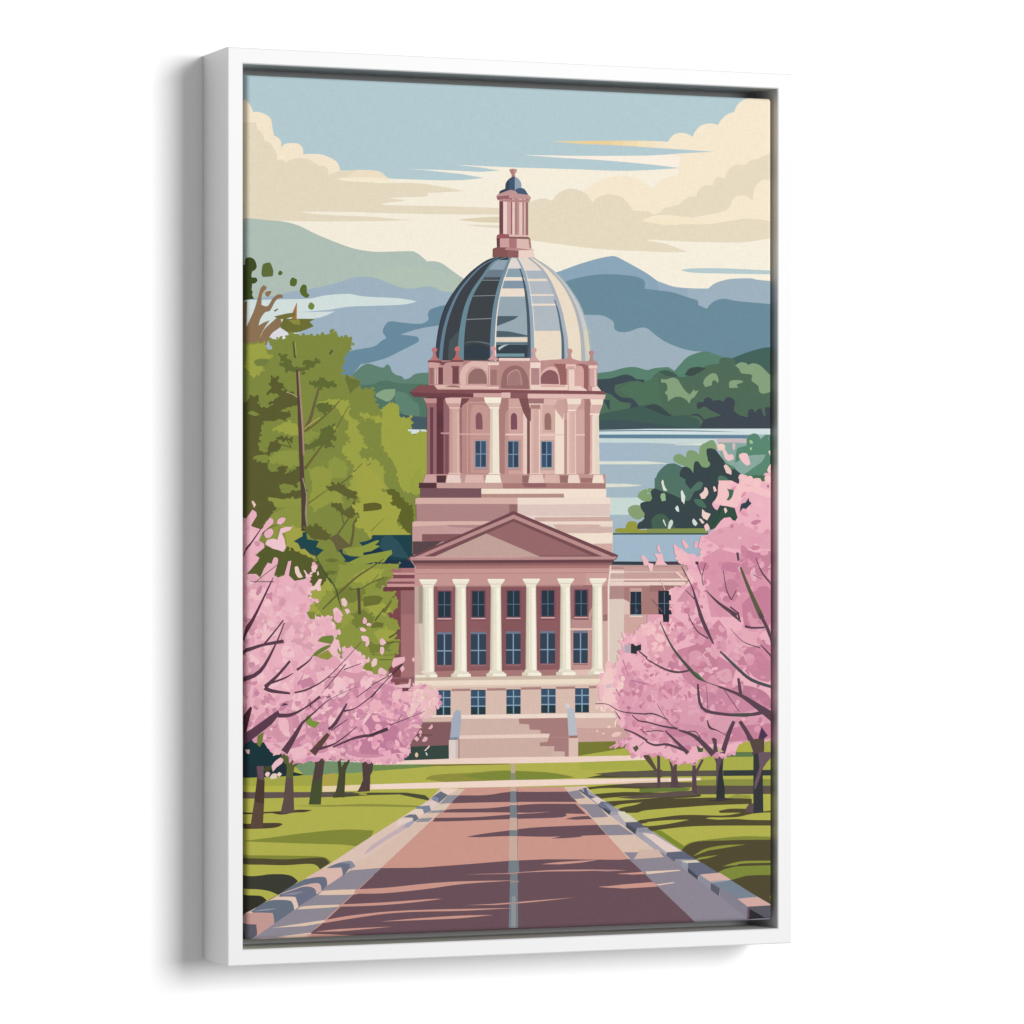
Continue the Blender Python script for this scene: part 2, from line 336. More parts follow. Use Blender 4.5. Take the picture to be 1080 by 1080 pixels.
L('5f6029', [6, 12], "905,0 830,55"); L('6b6a2c', [5, 12], "745,90 660,150 590,200")
L('5f6029', [4, 7], "1080,0 1020,70 960,125")
CL('5f6029', "760,190! 800,205! 850,210! 865,260! 930,230! 935,190! 1000,200! 1060,185! 1160,200! 1160,245! 1050,255! 900,312! 860,290! 800,240!")
L('665f33', [8], "850,280 865,360"); L('665f33', [10, 14], "910,310 850,400 815,450")
L('665f33', [20, 16, 22], "1025,280 950,350 940,440 920,540")
CL('5f6029', "550,385! 650,382! 655,365! 690,400! 760,450! 740,490 620,480! 575,430!")
C('665f3a', "750,475! 820,440! 880,500! 925,540! 860,560! 820,590! 785,510!")
C('16454c', "475,500! 545,460! 545,430! 572,430! 580,485! 672,500! 648,545! 710,570! 655,620! 600,600! 560,560! 530,565! 510,520!")
C('16404f', "825,570! 855,565! 860,600! 920,620! 1000,625! 1100,600! 1180,590! 1180,640! 1000,650! 905,698! 905,670! 850,675! 880,650!")
C('16404f', "985,510! 1040,500! 1090,480! 1120,520! 1050,525! 1020,550! 1000,525!")
C('919a3b', "860,560! 1000,545! 1100,545! 1100,600! 1000,620! 900,610!")
C('7d8834', "650,660! 780,650! 1000,680! 1080,640! 1180,700! 1100,760! 900,850! 780,855! 700,700!")
C('6a742c', "900,745! 1000,735 1090,740! 1040,775 930,780!")
CL('545b23', "190,610! 240,540 300,560! 400,590! 425,548! 435,575! 485,578! 590,625! 640,660! 680,690! 740,770! 700,850! 600,840! 480,815! 400,770! 200,775! 110,755! 150,700!")
C('4c4a22', "-300,620! 60,660! 170,590! 150,650! 60,690! -300,690!")
L('3f5230', [4, 10, 4], "620,560 670,660 740,790 800,870 830,980 850,1030")
L('6a6232', [6, 14, 18, 10], "1180,640 1080,710 960,790 820,920 700,1040")
L('4c4a2a', [6, 8], "1180,790 1080,830 1000,875 910,880")
L('564a36', [26, 22, 24], "980,870 985,960 985,1080"); L('a39a72', [8], "1000,960 995,1080")
for a in ((930, 760), (770, 745), (1090, 950), (770, 650)): 
    C('6a722e', "%d,%d! %d,%d %d,%d! %d,%d" % (a[0]-50, a[1], a[0], a[1]-14, a[0]+60, a[1], a[0], a[1]+20))
o(1, 3)
CL('7d8734', "60,100! 150,90 210,160! 330,260! 330,460! 200,440! 215,300! 140,210!")
CL('5f641f', "120,95! 180,90 230,150! 330,250! 330,450! 280,430! 215,340! 225,280! 200,230! 140,200! 150,160!")
CL('a3a63a', "-60,-120! 70,0! 65,60 80,110! 120,120 155,155 150,190 130,212! 190,225 225,265 210,310 200,350! 230,400 275,420 290,455! -20,460! -60,400! -130,380 -90,300 -150,230! -70,170 -120,90 -60,20 -130,-40!")
C('99a23a', "310,40! 330,0 380,-80! 400,10! 385,120! 350,140! 315,120!")
C('5d5e22', "-60,205! 30,195 80,210! 80,245 20,258 -60,265!")
L('6a6a2a', [3, 6], "105,315 50,370 0,420")
F('16404a', "10,452 340,450 340,600 300,640 340,700 340,730 100,700 -40,690 -90,640 -20,600 -60,560 0,520")
C('274f5a', "80,480! 130,450 200,490 270,590 300,640! 160,620! 70,570!")
F('153047', "-60,560 80,560 160,650 300,650 340,720 180,700 -60,690")
C('8e9a37', "-180,560! -60,535 40,495 65,500! 30,530! 70,540! 0,580! -160,608!")
C('8e9a37', "-60,612! 60,590! 160,570! 165,600! 130,630! 100,670! 30,665! -80,690! -200,680!")
o(1, 3)
F('9b666b', "230,715 345,715 345,1700 230,1700")
F('7d454b', "100,890 232,890 232,1700 150,1700")
F('a86a6e', "180,715 340,712 340,750 100,750"); F('d39c99', "100,750 340,750 340,766 100,766")
F('7f4650', "100,766 340,766 340,795 100,795"); F('c58c8b', "90,795 340,795 340,820 90,820")
F('8b535a', "90,820 340,820 340,838 90,838"); F('cf9694', "80,838 340,838 340,862 80,862"); F('6d3a40', "75,862 338,862 338,890 75,890")
F('b27478', "235,715 340,715 340,750 235,750")
o(1, 4)
F('a87073', "235,0 345,0 345,500 235,500"); F('95606a', "150,498 345,495 345,520 150,520"); F('864e54', "150,510 290,508 290,555 150,555")
F('9d6a6f', "230,540 345,540 345,585 200,585"); F('73424a', "160,580 345,580 345,900 160,800")
o(1, 3)
CL('8c9638', "-240,690! 80,680! 220,680! 215,710! 130,730! 180,760! 150,780! 120,830! 80,860! 90,900! 190,900! 185,930! 130,960! 200,940! 210,1000! 190,1040! 120,1070! 150,1110! 200,1130! 220,1180! 170,1260! 220,1300! 215,1370! 170,1400! 190,1430! 150,1500! 60,1560! -500,1500! -330,1200! -420,1000! -300,880!")
for c, s in (('a0a53b', "-120,760! 0,720 100,730! 60,790! -60,830! -160,820!"), ('757f2f', "-300,900! -200,860 -120,900! -40,880! -80,960! -200,1000!"), ('a0a53b', "-60,1010! 40,990 140,1010! 160,1060! 40,1090!"), ('757f2f', "-160,1080! -60,1050 20,1110! -20,1180! -140,1170!"),
             ('a0a53b', "20,1220! 120,1190 200,1240! 140,1290! 60,1300!"), ('757f2f', "-40,1290! 60,1320 170,1300! 120,1370! 0,1390!"), ('757f2f', "60,800! 130,780 100,850! 40,870!"), ('959e3a', "-260,1100! -180,1040! -150,1110! -220,1180!")):
    CL(c, s)
L('6a6232', [6, 14, 18, 10], "100,640 0,710 -120,790 -260,920 -380,1040")
L('4c4a2a', [6, 8], "100,790 0,830 -80,875 -170,880"); L('564a36', [24, 20, 22], "-100,870 -95,960 -90,1080"); L('3f5230', [8, 10, 4], "-330,790 -280,870 -250,980 -230,1040")
C('6b7029', "-60,940! 40,930 95,950! 60,1000! -60,1020!")
C('6b7029', "80,1060! 160,955! 160,985! 110,1070!")
C('6b7029', "0,1180! 30,1140 100,1150! 90,1180! 0,1190!")
L('6b7029', [5], "60,760 0,830"); L('4e5524', [12, 5], "30,1130 80,1060 100,1030")
o(1, 4)
L('565030', [8, 16], "220,130 180,160 140,185"); L('4a4a24', [10, 5], "100,235 150,222 225,215")
L('5c6420', [4], "0,318 100,322 180,320"); L('5c6420', [7], "60,358 180,360")
C('a9a536', "-40,580! 0,540! 60,540! 40,590! -40,640!")
# ---------- the domed building
WARM[0] = 0.84; COOL[0] = 0.9
def xat(cv, y):
    for a, b in zip(cv, cv[1:]):
        if a[1] <= y <= b[1]:
            return a[0] + (b[0] - a[0]) * (y - a[1]) / (b[1] - a[1] + 1e-9)
    return cv[0][0] if y < cv[0][1] else cv[-1][0]
def cvs(s):
    return smooth([(p[0], p[1], False) for p in rd(s)], False, 5)
o(0, 0)
OL = cvs("2060,1488 1980,1518 1880,1590 1800,1670 1720,1775 1660,1880 1620,2000 1597,2120 1585,2240 1585,2330")
R1 = cvs("2080,1490 1950,1560 1840,1670 1760,1780 1700,1910 1660,2040 1635,2180 1622,2330")
R2 = cvs("2140,1492 2040,1530 1960,1640 1880,1760 1830,1880 1800,2020 1785,2160 1780,2330")
R3 = cvs("2170,1492 2112,1640 2072,1780 2045,1950 2033,2160 2035,2330")
R4 = cvs("2216,1490 2262,1580 2296,1700 2318,1840 2332,1980 2340,2160 2342,2330")
R5 = cvs("2300,1490 2405,1580 2470,1680 2520,1800 2560,1930 2585,2060 2600,2160 2605,2330")
R6 = cvs("2350,1494 2485,1600 2590,1720 2665,1860 2710,2000 2735,2160 2742,2330")
OR = cvs("2310,1488 2410,1528 2530,1615 2610,1700 2700,1835 2750,1950 2783,2060 2798,2160 2805,2240 2798,2330")
def rightof(c, cv, off=0.0):
    put(c, [(p[0] + off, p[1]) for p in cv] + OR[::-1])
def rib(c, cv, w0, w1, off=0.0):
    n = len(cv)
    a = [(p[0] + off - (w0 + (w1 - w0) * i / n) / 2, p[1]) for i, p in enumerate(cv)]
    b = [(p[0] + off + (w0 + (w1 - w0) * i / n) / 2, p[1]) for i, p in enumerate(cv)]
    for i in range(n - 1): put(c, [a[i], a[i + 1], b[i + 1], b[i]])
put('3a4350', OL + OR[::-1])
def band(c, cl, cr, y0, y1, dl=0, dr=0):
    ys = [y0 + (y1 - y0) * k / 6 for k in range(7)]
    put(c, [(xat(cl, y) , y + dl * (1 if k < 99 else 0)) for k, y in enumerate(ys)] + [(xat(cr, y), y + dr) for y in ys[::-1]])
rightof('3c4049', R1, 10)
put('46545a', [(1690, 2160), (1740, 2100), (1770, 2075), (1775, 2330), (1680, 2330)])
rightof('3b4248', R2, 15)
band('8fa3b4', R2, R3, 1515, 1592); band('6b7c8e', R2, R3, 1592, 1650); band('4d4f59', R2, R3, 1650, 1668)
band('8b9398', R2, R3, 1672, 1677); band('8b9398', R2, R3, 1795, 1800, 3, -3); band('8b9398', R2, R3, 1977, 1983, 6, -3)
o(1, 2)
C('5c6e78', "725,20! 780,5 860,10 940,30! 940,20! 870,0 760,0!"); C('2f3d4a', "722,60! 770,30 850,20 935,60! 935,135! 722,135!")
o(0, 0)
rightof('98abb7', R3, 10)
for c, y0, y1 in (('e3d9d2', 1500, 1582), ('86a2b1', 1582, 1650), ('f0dfcd', 1650, 1678), ('7f98ab', 1678, 1740), ('f0dec9', 1740, 1804), ('95a9b6', 1804, 1955)):
    band(c, R3, R4, y0, y1)
F('4b616d', "2070,1958 2235,1958 2200,1985 2060,2040 2065,1980"); F('4b616d', "2060,2075 2160,2080 2310,2112 2300,2122 2060,2125")
band('ead8c0', R3, R4, 2127, 2162); band('7d949c', R3, R4, 2162, 2185); band('55707c', R3, R4, 2170, 2182)
band('33414f', R3, R4, 2185, 2330); band('6f98a4', R3, R4, 2255, 2280)
C('b9c8cc', "2075,2210! 2110,2190 2160,2182! 2120,2200! 2080,2230!"); E('33414f', 2310, 2265, 32, 26)
rightof('b5bdc5', R4, 12)
for c, y0, y1 in (('e8d9ca', 1495, 1598), ('a9b6c1', 1598, 1662), ('efd9c6', 1662, 1682), ('b3bbc4', 1682, 1785), ('efdcca', 1785, 1798), ('b4bcc5', 1798, 1860), ('f0dccb', 1860, 1876), ('b0bac3', 1876, 2075), ('efdcc1', 2075, 2330)):
    band(c, R4, R5, y0, y1)
rightof('efddc2', R5, 8)
rightof('c9cccb', R6, 8)
F('d9d2bb', "2745,2060 2790,2080 2800,2310 2790,2320 2755,2200")
# ribs
rib('5f8299', R1, 12, 30); rib('638a98', R2, 16, 52); rib('6d8da1', R3, 20, 50); rib('f2e3cb', R3, 5, 12, 20)
rib('4b5666', [p for p in R4 if p[1] > 1560], 8, 44, -18); rib('8faabb', R4, 14, 30, 2); rib('efe2cf', R4, 3, 8, 20)
rib('4a6c82', [p for p in R5 if p[1] > 1800], 6, 44, -14); rib('a8b2bc', R5, 20, 34, 6)
rib('b1b4b7', R6, 16, 32, 0); rib('a0b3bd', OR, 10, 8, -6)
rib('2d3946', OL, 6, 10, 4)
# lantern
o(2, 0)
C('b87b76', "2,797! 30,792 62,797! 60,812 45,838! 50,858! 18,858! 20,840! 8,818")
F('c98f88', "35,797 62,797 60,812 45,838 40,840")
C('2f4459', "-80,998! -72,970 -30,950! -25,905 0,872 30,855! 45,855! 45,970! 0,975!")
C('8fa3b5', "42,855! 70,868 95,905 98,945! 50,962! 42,962!")
C('45597a', "45,968! 60,950 85,945 120,952 150,998! 80,998!")
F('3e5874', "0,875 45,858 45,960 0,960")
C('c99391', "-100,1010! -90,995! 0,962! 30,962 70,990! 150,998! 172,1018! 165,1045! 150,1065! 60,1050! 0,1035! -90,1040!")
F('a15e66', "-98,1012 0,1003 0,1030 -90,1040"); F('9b595f', "0,1025 60,1032 60,1050 0,1042")
o(2, 1)
for c, a, b in (('7a404b', -76, -44), ('f0d0c7', -46, -14), ('d59d99', -16, 16), ('9b5b60', 15, 26), ('f0c9bf', 25, 46), ('b87c7d', 45, 66), ('ca908e', 65, 82), ('edc4ba', 80, 106), ('a8696c', 105, 116), ('e2b3a9', 115, 131), ('a16a67', 130, 150)):
    F(c, "%d,-50 %d,-45 %d,250 %d,250" % (a, b, b, a))
F('c08384', "-76,-48 150,-40 150,-20 -76,-30")
F('a6555e', "-96,240 -70,225 0,232 0,262 -98,275"); F('e4b7ae', "0,232 150,238 150,252 0,250"); F('8b5a59', "-10,250 150,252 165,262 165,272 0,264")
F('6f3a42', "-98,262 -70,262 -70,340 -95,340"); F('d59d9b', "-72,264 0,264 0,340 -72,340")
F('b77275', "0,264 62,264 62,342 0,342"); F('e4b8ad', "60,266 165,270 165,346 60,342"); F('b98079', "150,266 168,272 176,345 160,345")
F('8c504f', "-128,345 -100,335 -10,335 -10,412 -130,412"); F('c48480', "-30,340 80,342 190,352 190,362 -30,355"); F('98595a', "-12,355 76,360 76,415 -12,415")
F('f2d2c2', "74,358 190,355 202,415 74,415")

# drum
o(1, 2)
def Q(c, x0, y0, x1, y1): F(c, "%g,%g %g,%g %g,%g %g,%g" % (x0, y0, x1, y0 - .004 * (x0 - x1), x1, y1 - .004 * (x0 - x1), x0, y1))
Q('c68c89', 450, 150, 1770, 385)
Q('da9f9a', 450, 165, 530, 207); Q('a5676b', 455, 207, 492, 340); Q('c99290', 490, 207, 526, 340); Q('e9bdb2', 500, 215, 506, 335); Q('e9bdb2', 516, 215, 522, 335)
Q('7b4047', 526, 205, 562, 338); Q('cb918e', 562, 158, 725, 372); Q('8f4f53', 628, 192, 690, 208); Q('7c4348', 636, 205, 686, 335)
C('8a464c', "440,160! 460,148 530,148 560,160! 720,150! 725,162! 600,165 560,190 535,170!")
C('c07f7d', "725,150! 790,165! 790,185! 720,190!")
C('e5b7ac', "700,345! 695,260 730,190 790,155! 915,160! 915,345! 905,330! 900,260 835,215 765,260 760,345!")
C('d69f98', "740,345! 745,250 790,200 850,205! 910,240! 910,345!")
C('9c6b67', "758,335! 765,260 800,222 835,214 875,225 900,270 907,335!")
Q('f1d0c0', 915, 165, 1002, 187); Q('c38b83', 920, 187, 998, 345); Q('e3b5aa', 922, 190, 930, 345); Q('a97470', 932, 222, 984, 345)
Q('b87e7b', 1000, 190, 1245, 370)
Q('e7b9ad', 500, 345, 1010, 374); C('a2686a', "575,360! 620,348 680,350 700,365!"); Q('c9928b', 905, 348, 1000, 358); Q('f3cbbd', 915, 358, 1000, 370)
o(2, 2)
Q('c18783', -80, 160, 165, 378)
C('a06866', "-65,370! -60,290 -30,220 45,188 110,215 150,290 155,375!")
C('c39089', "-15,345! -10,260 45,222 85,240 105,345!")
C('ac7674', "-10,350! -5,270 45,232 80,250 95,345!")
Q('f3d1c6', -80, 130, 165, 152)
Q('f6d7cc', 165, 165, 246, 210); Q('bc8484', 172, 210, 237, 342); Q('ecbfb3', 160, 212, 172, 345); Q('eec3b6', 236, 212, 246, 345)
Q('c78c87', 246, 160, 450, 345)
C('e6b3a8', "240,345! 245,260 300,205 370,215 405,345!")
C('93595f', "248,335! 252,270 300,228 345,230 380,262 390,338!")
F('a35f5e', "345,175 450,178 450,350 400,350 395,270 380,215"); F('a35f5e', "510,172 620,178 620,390 585,390 585,230 570,195 540,185")
C('dca59b', "510,200! 560,195 583,225 585,362! 510,362!")
Q('f0c3b5', 443, 180, 522, 214); Q('d9a298', 450, 196, 515, 216); Q('f2cfc1', 466, 220, 512, 370); Q('d9a198', 450, 216, 466, 370)
Q('f4c6b9', 622, 180, 690, 212); Q('daa29e', 628, 212, 688, 355); Q('b57b7b', 622, 212, 630, 355); Q('f3c9bb', 668, 222, 680, 350)
Q('f5cfc1', 165, 342, 460, 384); Q('e0aba1', 250, 345, 440, 360)
F('f4d0c2', "465,375 470,355 560,352 610,385 610,392 465,390"); F('f4d0c2', "650,360 690,352 722,392 650,392")
Q('eec3b5', -580, 378, 172, 386)
# cornice
F('8b4a50', "-780,400 -700,345 -590,345 -560,380 0,382 740,392 755,415 0,408 -700,412")
F('773c45', "-780,400 -700,405 -280,412 -280,440 -740,440")
Q('90565a', 0, 405, 150, 450); Q('d7a19b', -280, 408, -60, 446)
F('e9b7ae', "-60,404 10,404 10,446 -60,446"); F('ebb9b0', "145,414 755,420 748,455 145,450"); F('c9908b', "250,450 740,455 735,462 250,460")
# drum wall
Q('b87c7a', -640, 440, -60, 1050)
Q('6f363e', -640, 440, -470, 1080)
Q('9b6069', -514, 455, -470, 1050); Q('6b333b', -568, 560, -520, 1060); Q('8b4c55', -500, 740, -475, 1050)
C('65303a', "-565,700! -565,580 -540,555 -520,580 -518,700!")
Q('cf9391', -535, 720, -468, 732)
Q('a5676f', -642, 510, -620, 1055); Q('713d47', -620, 515, -595, 1055); Q('a2656c', -595, 515, -568, 1055)
F('cb8e8d', "-672,450 -568,450 -568,488 -650,488"); Q('a4666c', -650, 488, -570, 520)
Q('a46c6c', -400, 450, -370, 1060)
Q('c2867f', -370, 470, -155, 1055); Q('d9a197', -330, 490, -325, 1050); Q('d4a097', -312, 480, -155, 485)
C('cd958d', "-300,1040! -300,560 -240,500 -155,520! -155,1040!")
F('7c454c', "-395,450 -310,450 -330,480 -360,500 -375,525 -395,525")
C('8f525b', "-260,695! -262,590 -236,562 -212,590 -208,697!"); Q('d49e94', -262, 697, -205, 704)
Q('e2ada1', -385, 728, -150, 738)
Q('b57a76', -80, 450, 5, 1050); C('c99189', "-35,1050! -30,600 0,540 60,500! 110,500! 110,1050!")
# middle bay and right
Q('d7a198', -5, 450, 112, 1050); Q('e9bcb0', 0, 520, 105, 526)
Q('f1ccbe', 110, 520, 140, 1060); F('854d50', "75,450 172,450 172,1060 142,1060 142,620 110,560")
C('844a5a', "14,697! 14,590 38,566 60,590 62,697!"); Q('f1ccbe', -30, 730, 140, 742)
Q('e3b4a9', 240, 455, 450, 1050)
Q('d9a79d', 262, 500, 360, 720); C('a06f64', "278,698! 278,590 303,565 327,590 330,700!"); 
Q('f6ddc8', 360, 520, 436, 1050); F('d3a096', "350,520 420,620 430,560 430,460 380,458"); Q('f3cbbd', 240, 732, 436, 745)
Q('d09b92', 430, 455, 640, 1060); Q('d7a59c', 525, 540, 592, 1040); Q('b27672', 590, 455, 634, 1080); Q('f2c8ba', 520, 733, 592, 744)
Q('c48984', 433, 620, 452, 1060)
def dwin(x0, y0, x1, y1, fr, ca, cb):
    F(fr, "%g,%g %g,%g %g,%g %g,%g" % (x0 - 14, y0 - 16, x1 + 22, y0 - 14, x1 + 22, y1 + 28, x0 - 14, y1 + 28))
    F('8fb0c4', "%g,%g %g,%g %g,%g %g,%g" % (x0 - 6, y0 - 6, x1 + 6, y0 - 5, x1 + 6, y1 + 7, x0 - 6, y1 + 7))
    F('48627e', "%g,%g %g,%g %g,%g %g,%g" % (x0 - 3, y0 - 3, x1 + 3, y0 - 2, x1 + 3, y1 + 3, x0 - 3, y1 + 3))
    mx, my = (x0 + x1) / 2, (y0 + y1) / 2
    for a, b, c, d, k in ((x0, y0, mx - 5, my - 5, ca), (mx + 5, y0, x1, my - 5, cb), (x0, my + 5, mx - 5, y1, cb), (mx + 5, my + 5, x1, y1, ca)):
        F(k, "%g,%g %g,%g %g,%g %g,%g" % (a, b, c, b, c, d, a, d))
    F('7b9cb6', "%g,%g %g,%g %g,%g %g,%g" % (mx - 3, y0, mx + 3, y0, mx + 3, y1, mx - 3, y1)); F('7b9cb6', "%g,%g %g,%g %g,%g %g,%g" % (x0, my - 3, x1, my - 3, x1, my + 3, x0, my + 3))
dwin(-262, 790, -184, 990, 'bd8c88', '33465f', '3a5470'); dwin(-6, 793, 70, 993, 'c59088', '2f4259', '3a526c'); dwin(256, 795, 330, 992, 'c79f92', '2c4664', '33567a')
def dcol(xl, xr, cl, cr, ytop, cap, shaft, sh2, base, yb=1040, yn=525):
    F(cap, "%g,%g %g,%g %g,%g %g,%g %g,%g %g,%g" % (cl, ytop, cr, ytop + 1, cr - 6, ytop + 38, xr + 2, yn, xl - 2, yn, cl + 8, ytop + 38))
    F(sh2, "%g,%g %g,%g %g,%g %g,%g" % (cl + 12, ytop + 44, cr - 10, ytop + 44, xr + 3, yn, xl - 3, yn))
    F(cap, "%g,%g %g,%g %g,%g %g,%g" % (xl - 5, yn - 6, xr + 5, yn - 6, xr + 5, yn + 6, xl - 5, yn + 6))
    F(shaft, "%g,%g %g,%g %g,%g %g,%g" % (xl, yn + 6, xr, yn + 6, xr + 6, yb, xl - 4, yb))
    F(sh2, "%g,%g %g,%g %g,%g %g,%g" % (xl, yn + 6, xl + (xr - xl) * .3, yn + 6, xl + (xr - xl) * .3, yb, xl - 4, yb))
    F(base, "%g,%g %g,%g %g,%g %g,%g" % (xl - 10, yb, xr + 12, yb, xr + 28, yb + 78, xl - 22, yb + 78))
dcol(-465, -390, -502, -374, 446, 'ebbcb1', 'daa79c', 'd09a91', 'eabfb3'); Q('efc4b8', -405, 560, -398, 1040)
dcol(-150, -82, -197, -60, 442, 'f8eeda', 'f4e7d0', 'e0c9b3', 'f6e8d3')
dcol(170, 240, 155, 256, 490, 'f2cbbd', 'daa99e', 'e2b2a6', 'eec3b6'); Q('a87070', 150, 450, 272, 490); Q('b57e7b', 165, 500, 245, 532); Q('f5d2c4', 232, 540, 241, 1050); Q('f0c6b9', 162, 630, 172, 1050)
dcol(462, 520, 450, 566, 452, 'f6dfca', 'dfb0a5', 'e6b9ad', 'f2cdbf', 1045, 545); Q('f5d0c2', 454, 560, 464, 1050); Q('f3cdbf', 516, 560, 523, 1050)
dcol(636, 702, 634, 738, 456, 'f7dfca', 'f6d8c8', 'e0aea3', 'f6ddc8', 1045, 575); Q('e6d8be', 668, 590, 702, 1045); Q('f6d8c8', 650, 590, 672, 1045)
# finials
def fin(x, y, c, c2=None):
    E(c, x, y, 21, 20)
    C(c, "%g,%g! %g,%g! %g,%g %g,%g! %g,%g! %g,%g" % (x - 10, y + 14, x + 10, y + 14, x + 16, y + 55, x + 46, y + 88, x - 46, y + 88, x - 16, y + 55))
    if c2: F(c2, "%g,%g %g,%g %g,%g %g,%g" % (x - 48, y + 84, x + 48, y + 84, x + 50, y + 98, x - 50, y + 98))
o(1, 2)
fin(497, 66, 'c7706f', '8a464c'); fin(673, 62, 'c26460', '8a464c'); E('dd6a68', 673, 58, 19); fin(957, 58, 'd9979b'); E('dd8f9b', 957, 52, 18)
o(2, 2)
fin(195, 68, 'd39e9c'); fin(475, 76, 'c98c88'); F('c98c88', "250,150 410,140 470,128 540,150 600,165 600,178 250,172"); fin(645, 90, 'c08581', 'c08581')

# plinths under the drum
o(1, 3)
F('c9958c', "430,-30 1835,-30 1835,42 400,42")
for x0, x1, c in ((415, 508, 'd59fa0'), (590, 700, 'f0cfc4'), (735, 880, 'e4b5aa'), (895, 1015, 'f7ead5'), (1100, 1180, 'c9938a'), (1235, 1350, 'eec9bd'), (1355, 1475, 'e0b2a6'), (1540, 1630, 'f3d5c6'), (1735, 1818, 'f6dfcb')):
    F(c, "%g,-25 %g,-25 %g,40 %g,40" % (x0 + 8, x1 - 8, x1 + 6, x0 - 6))
F('5a2f38', "512,-20 588,-20 582,38 512,38"); F('a06a66', "1478,-20 1540,-20 1540,38 1478,38"); F('a86f6a', "1640,0 1730,0 1730,38 1640,38"); F('9b6664', "1182,-20 1235,-20 1228,38 1182,38")
F('593038', "375,38 512,38 512,80 375,80"); F('d09f95', "512,38 1200,38 1200,82 512,82"); F('b27671', "1030,40 1835,42 1835,88 1030,82"); F('9a5e60', "1180,40 1370,40 1370,74 1200,74")
F('7e505a', "385,80 862,82 862,156 385,158"); F('f8e0cb', "862,84 1840,86 1840,155 862,158"); F('bd8d7e', "862,126 1508,124 1510,157 862,156"); F('f8e0cb', "865,85 1835,88 1835,122 865,122")
C('e0aea3', "345,210! 345,165! 365,157! 1870,155! 1875,210!")
F('b78281', "352,205 1145,206 1145,345 355,340"); F('9d6765', "1080,210 1146,210 1146,280 1080,300")
F('ecd6ca', "1145,157 1870,154 1880,205 1865,320 1890,345 1890,610 1145,400")
F('f5dccb', "1145,157 1870,154 1872,205 1145,208"); F('d3aba1', "1265,218 1400,210 1760,206 1700,214 1400,222"); F('e3c6bb', "1145,212 1870,206 1868,300 1145,300")
F('d4a89c', "1280,312 1868,308 1880,342 1280,345"); F('f4dbc9', "1290,345 1888,345 1888,368 1290,366"); F('d9b1a5', "1420,368 1780,368 1800,385 1888,388 1888,432 1760,438 1480,436")
F('f7e0cb', "1500,440 1888,436 1888,520 1560,520"); F('daa99d', "1740,520 1888,518 1888,610 1740,600")
F('e3b1a6', "322,350 345,342 1145,342 1145,385 322,385"); F('cd9996', "322,384 600,372 1140,370 1100,600 322,600"); F('bb8584', "600,372 1140,372 1140,420 600,384")
F('8e545a', "398,445 740,443 620,505 398,500"); F('5c4348', "324,502 560,500 400,600 324,605")
# right wing
o(2, 3)
F('d9b0a7', "790,692 1600,692 1600,1700 790,1700"); F('cf9d97', "900,706 1600,700 1600,1500 900,1500")
F('b98783', "800,705 900,705 900,722 800,722"); F('c9918c', "800,692 1600,690 1600,706 800,708"); F('f2d6ca', "790,734 900,734 900,752 790,752"); F('e3bbb0', "900,738 1440,740 1440,748 900,748")
F('c9a49c', "790,760 900,760 900,790 790,790"); F('f0d3c6', "790,800 1410,795 1410,812 790,818"); F('b77f7c', "900,812 1400,812 1400,820 900,822"); F('f0d0c4', "790,822 1380,822 1380,850 790,852")
F('b98884', "790,856 900,856 900,955 790,958"); F('b07773', "900,860 1340,852 1340,900 900,1500"); F('a56b6b', "1100,850 1290,850 1290,900 1100,900")
F('e2cabb', "785,960 880,960 900,962 900,1700 785,1700"); F('e6bfb3', "900,960 945,985 945,1100 1080,1100 1080,1400 900,1400"); F('cf9d97', "945,870 1040,870 1040,980 945,980")
o(2, 4)
F('d8a59b', "900,0 1080,0 1080,100 950,180 900,140")
def win(x0, y0, x1, y1, c1, bar, rows=(0.5,), bw=8, c2=None):
    F(c1, "%g,%g %g,%g %g,%g %g,%g" % (x0, y0, x1, y0, x1, y1, x0, y1))
    if c2: F(c2, "%g,%g %g,%g %g,%g %g,%g" % (x0, y0 + (y1 - y0) * .68, x1, y0 + (y1 - y0) * .68, x1, y1, x0, y1))
    mx = (x0 + x1) / 2
    for r in rows:
        y = y0 + (y1 - y0) * r
        F(bar, "%g,%g %g,%g %g,%g %g,%g" % (x0, y - bw / 2, x1, y - bw / 2, x1, y + bw / 2, x0, y + bw / 2))
    F(bar, "%g,%g %g,%g %g,%g %g,%g" % (mx - bw / 2, y0, mx + bw / 2, y0, mx + bw / 2, y1, mx - bw / 2, y1))
o(2, 3)
win(950, 900, 1036, 1080, '22303f', '52738a', (.53,), 5); F('9fa9b3', "950,1080 1040,1080 1040,1090 950,1090"); F('f0d3c8', "945,1090 1045,1090 1045,1100 945,1100")
C('41546a', "985,1060! 990,1010 1000,1035 1015,1060!")
win(1170, 895, 1252, 1100, '1c2b37', '46657a', (.5,), 5)

# portico
o(1, 3)
F('cf938d', "340,672 1870,672 1862,860 340,860")
o(2, 3)
F('d59c93', "600,690 800,690 775,860 600,855")
o(1, 3)
Q2 = Q
F('96585d', "400,855 1740,848 1740,1590 400,1590")
o(2, 3)
F('8f5257', "-90,850 130,850 130,1590 -90,1590"); F('95555a', "215,850 400,850 400,1080 215,1080")
F('a5686a', "485,850 650,850 650,1190 485,1200"); F('c28a86', "485,1120 650,1115 650,1590 485,1590"); F('ebbfb2', "480,1190 650,1190 650,1203 480,1205"); F('c98f8a', "490,1210 640,1210 640,1525 490,1525")
F('c48984', "730,855 772,855 772,1590 730,1590"); F('a8706d', "735,1080 770,1080 770,1130 735,1132"); F('dcaca1', "732,1135 772,1132 772,1590 732,1590")
F('f6dccd', "772,850 790,700 800,700 785,860 785,1600 772,1600")
F('c99a8e', "600,1120 650,1020 650,1080 640,1120")
o(1, 3)
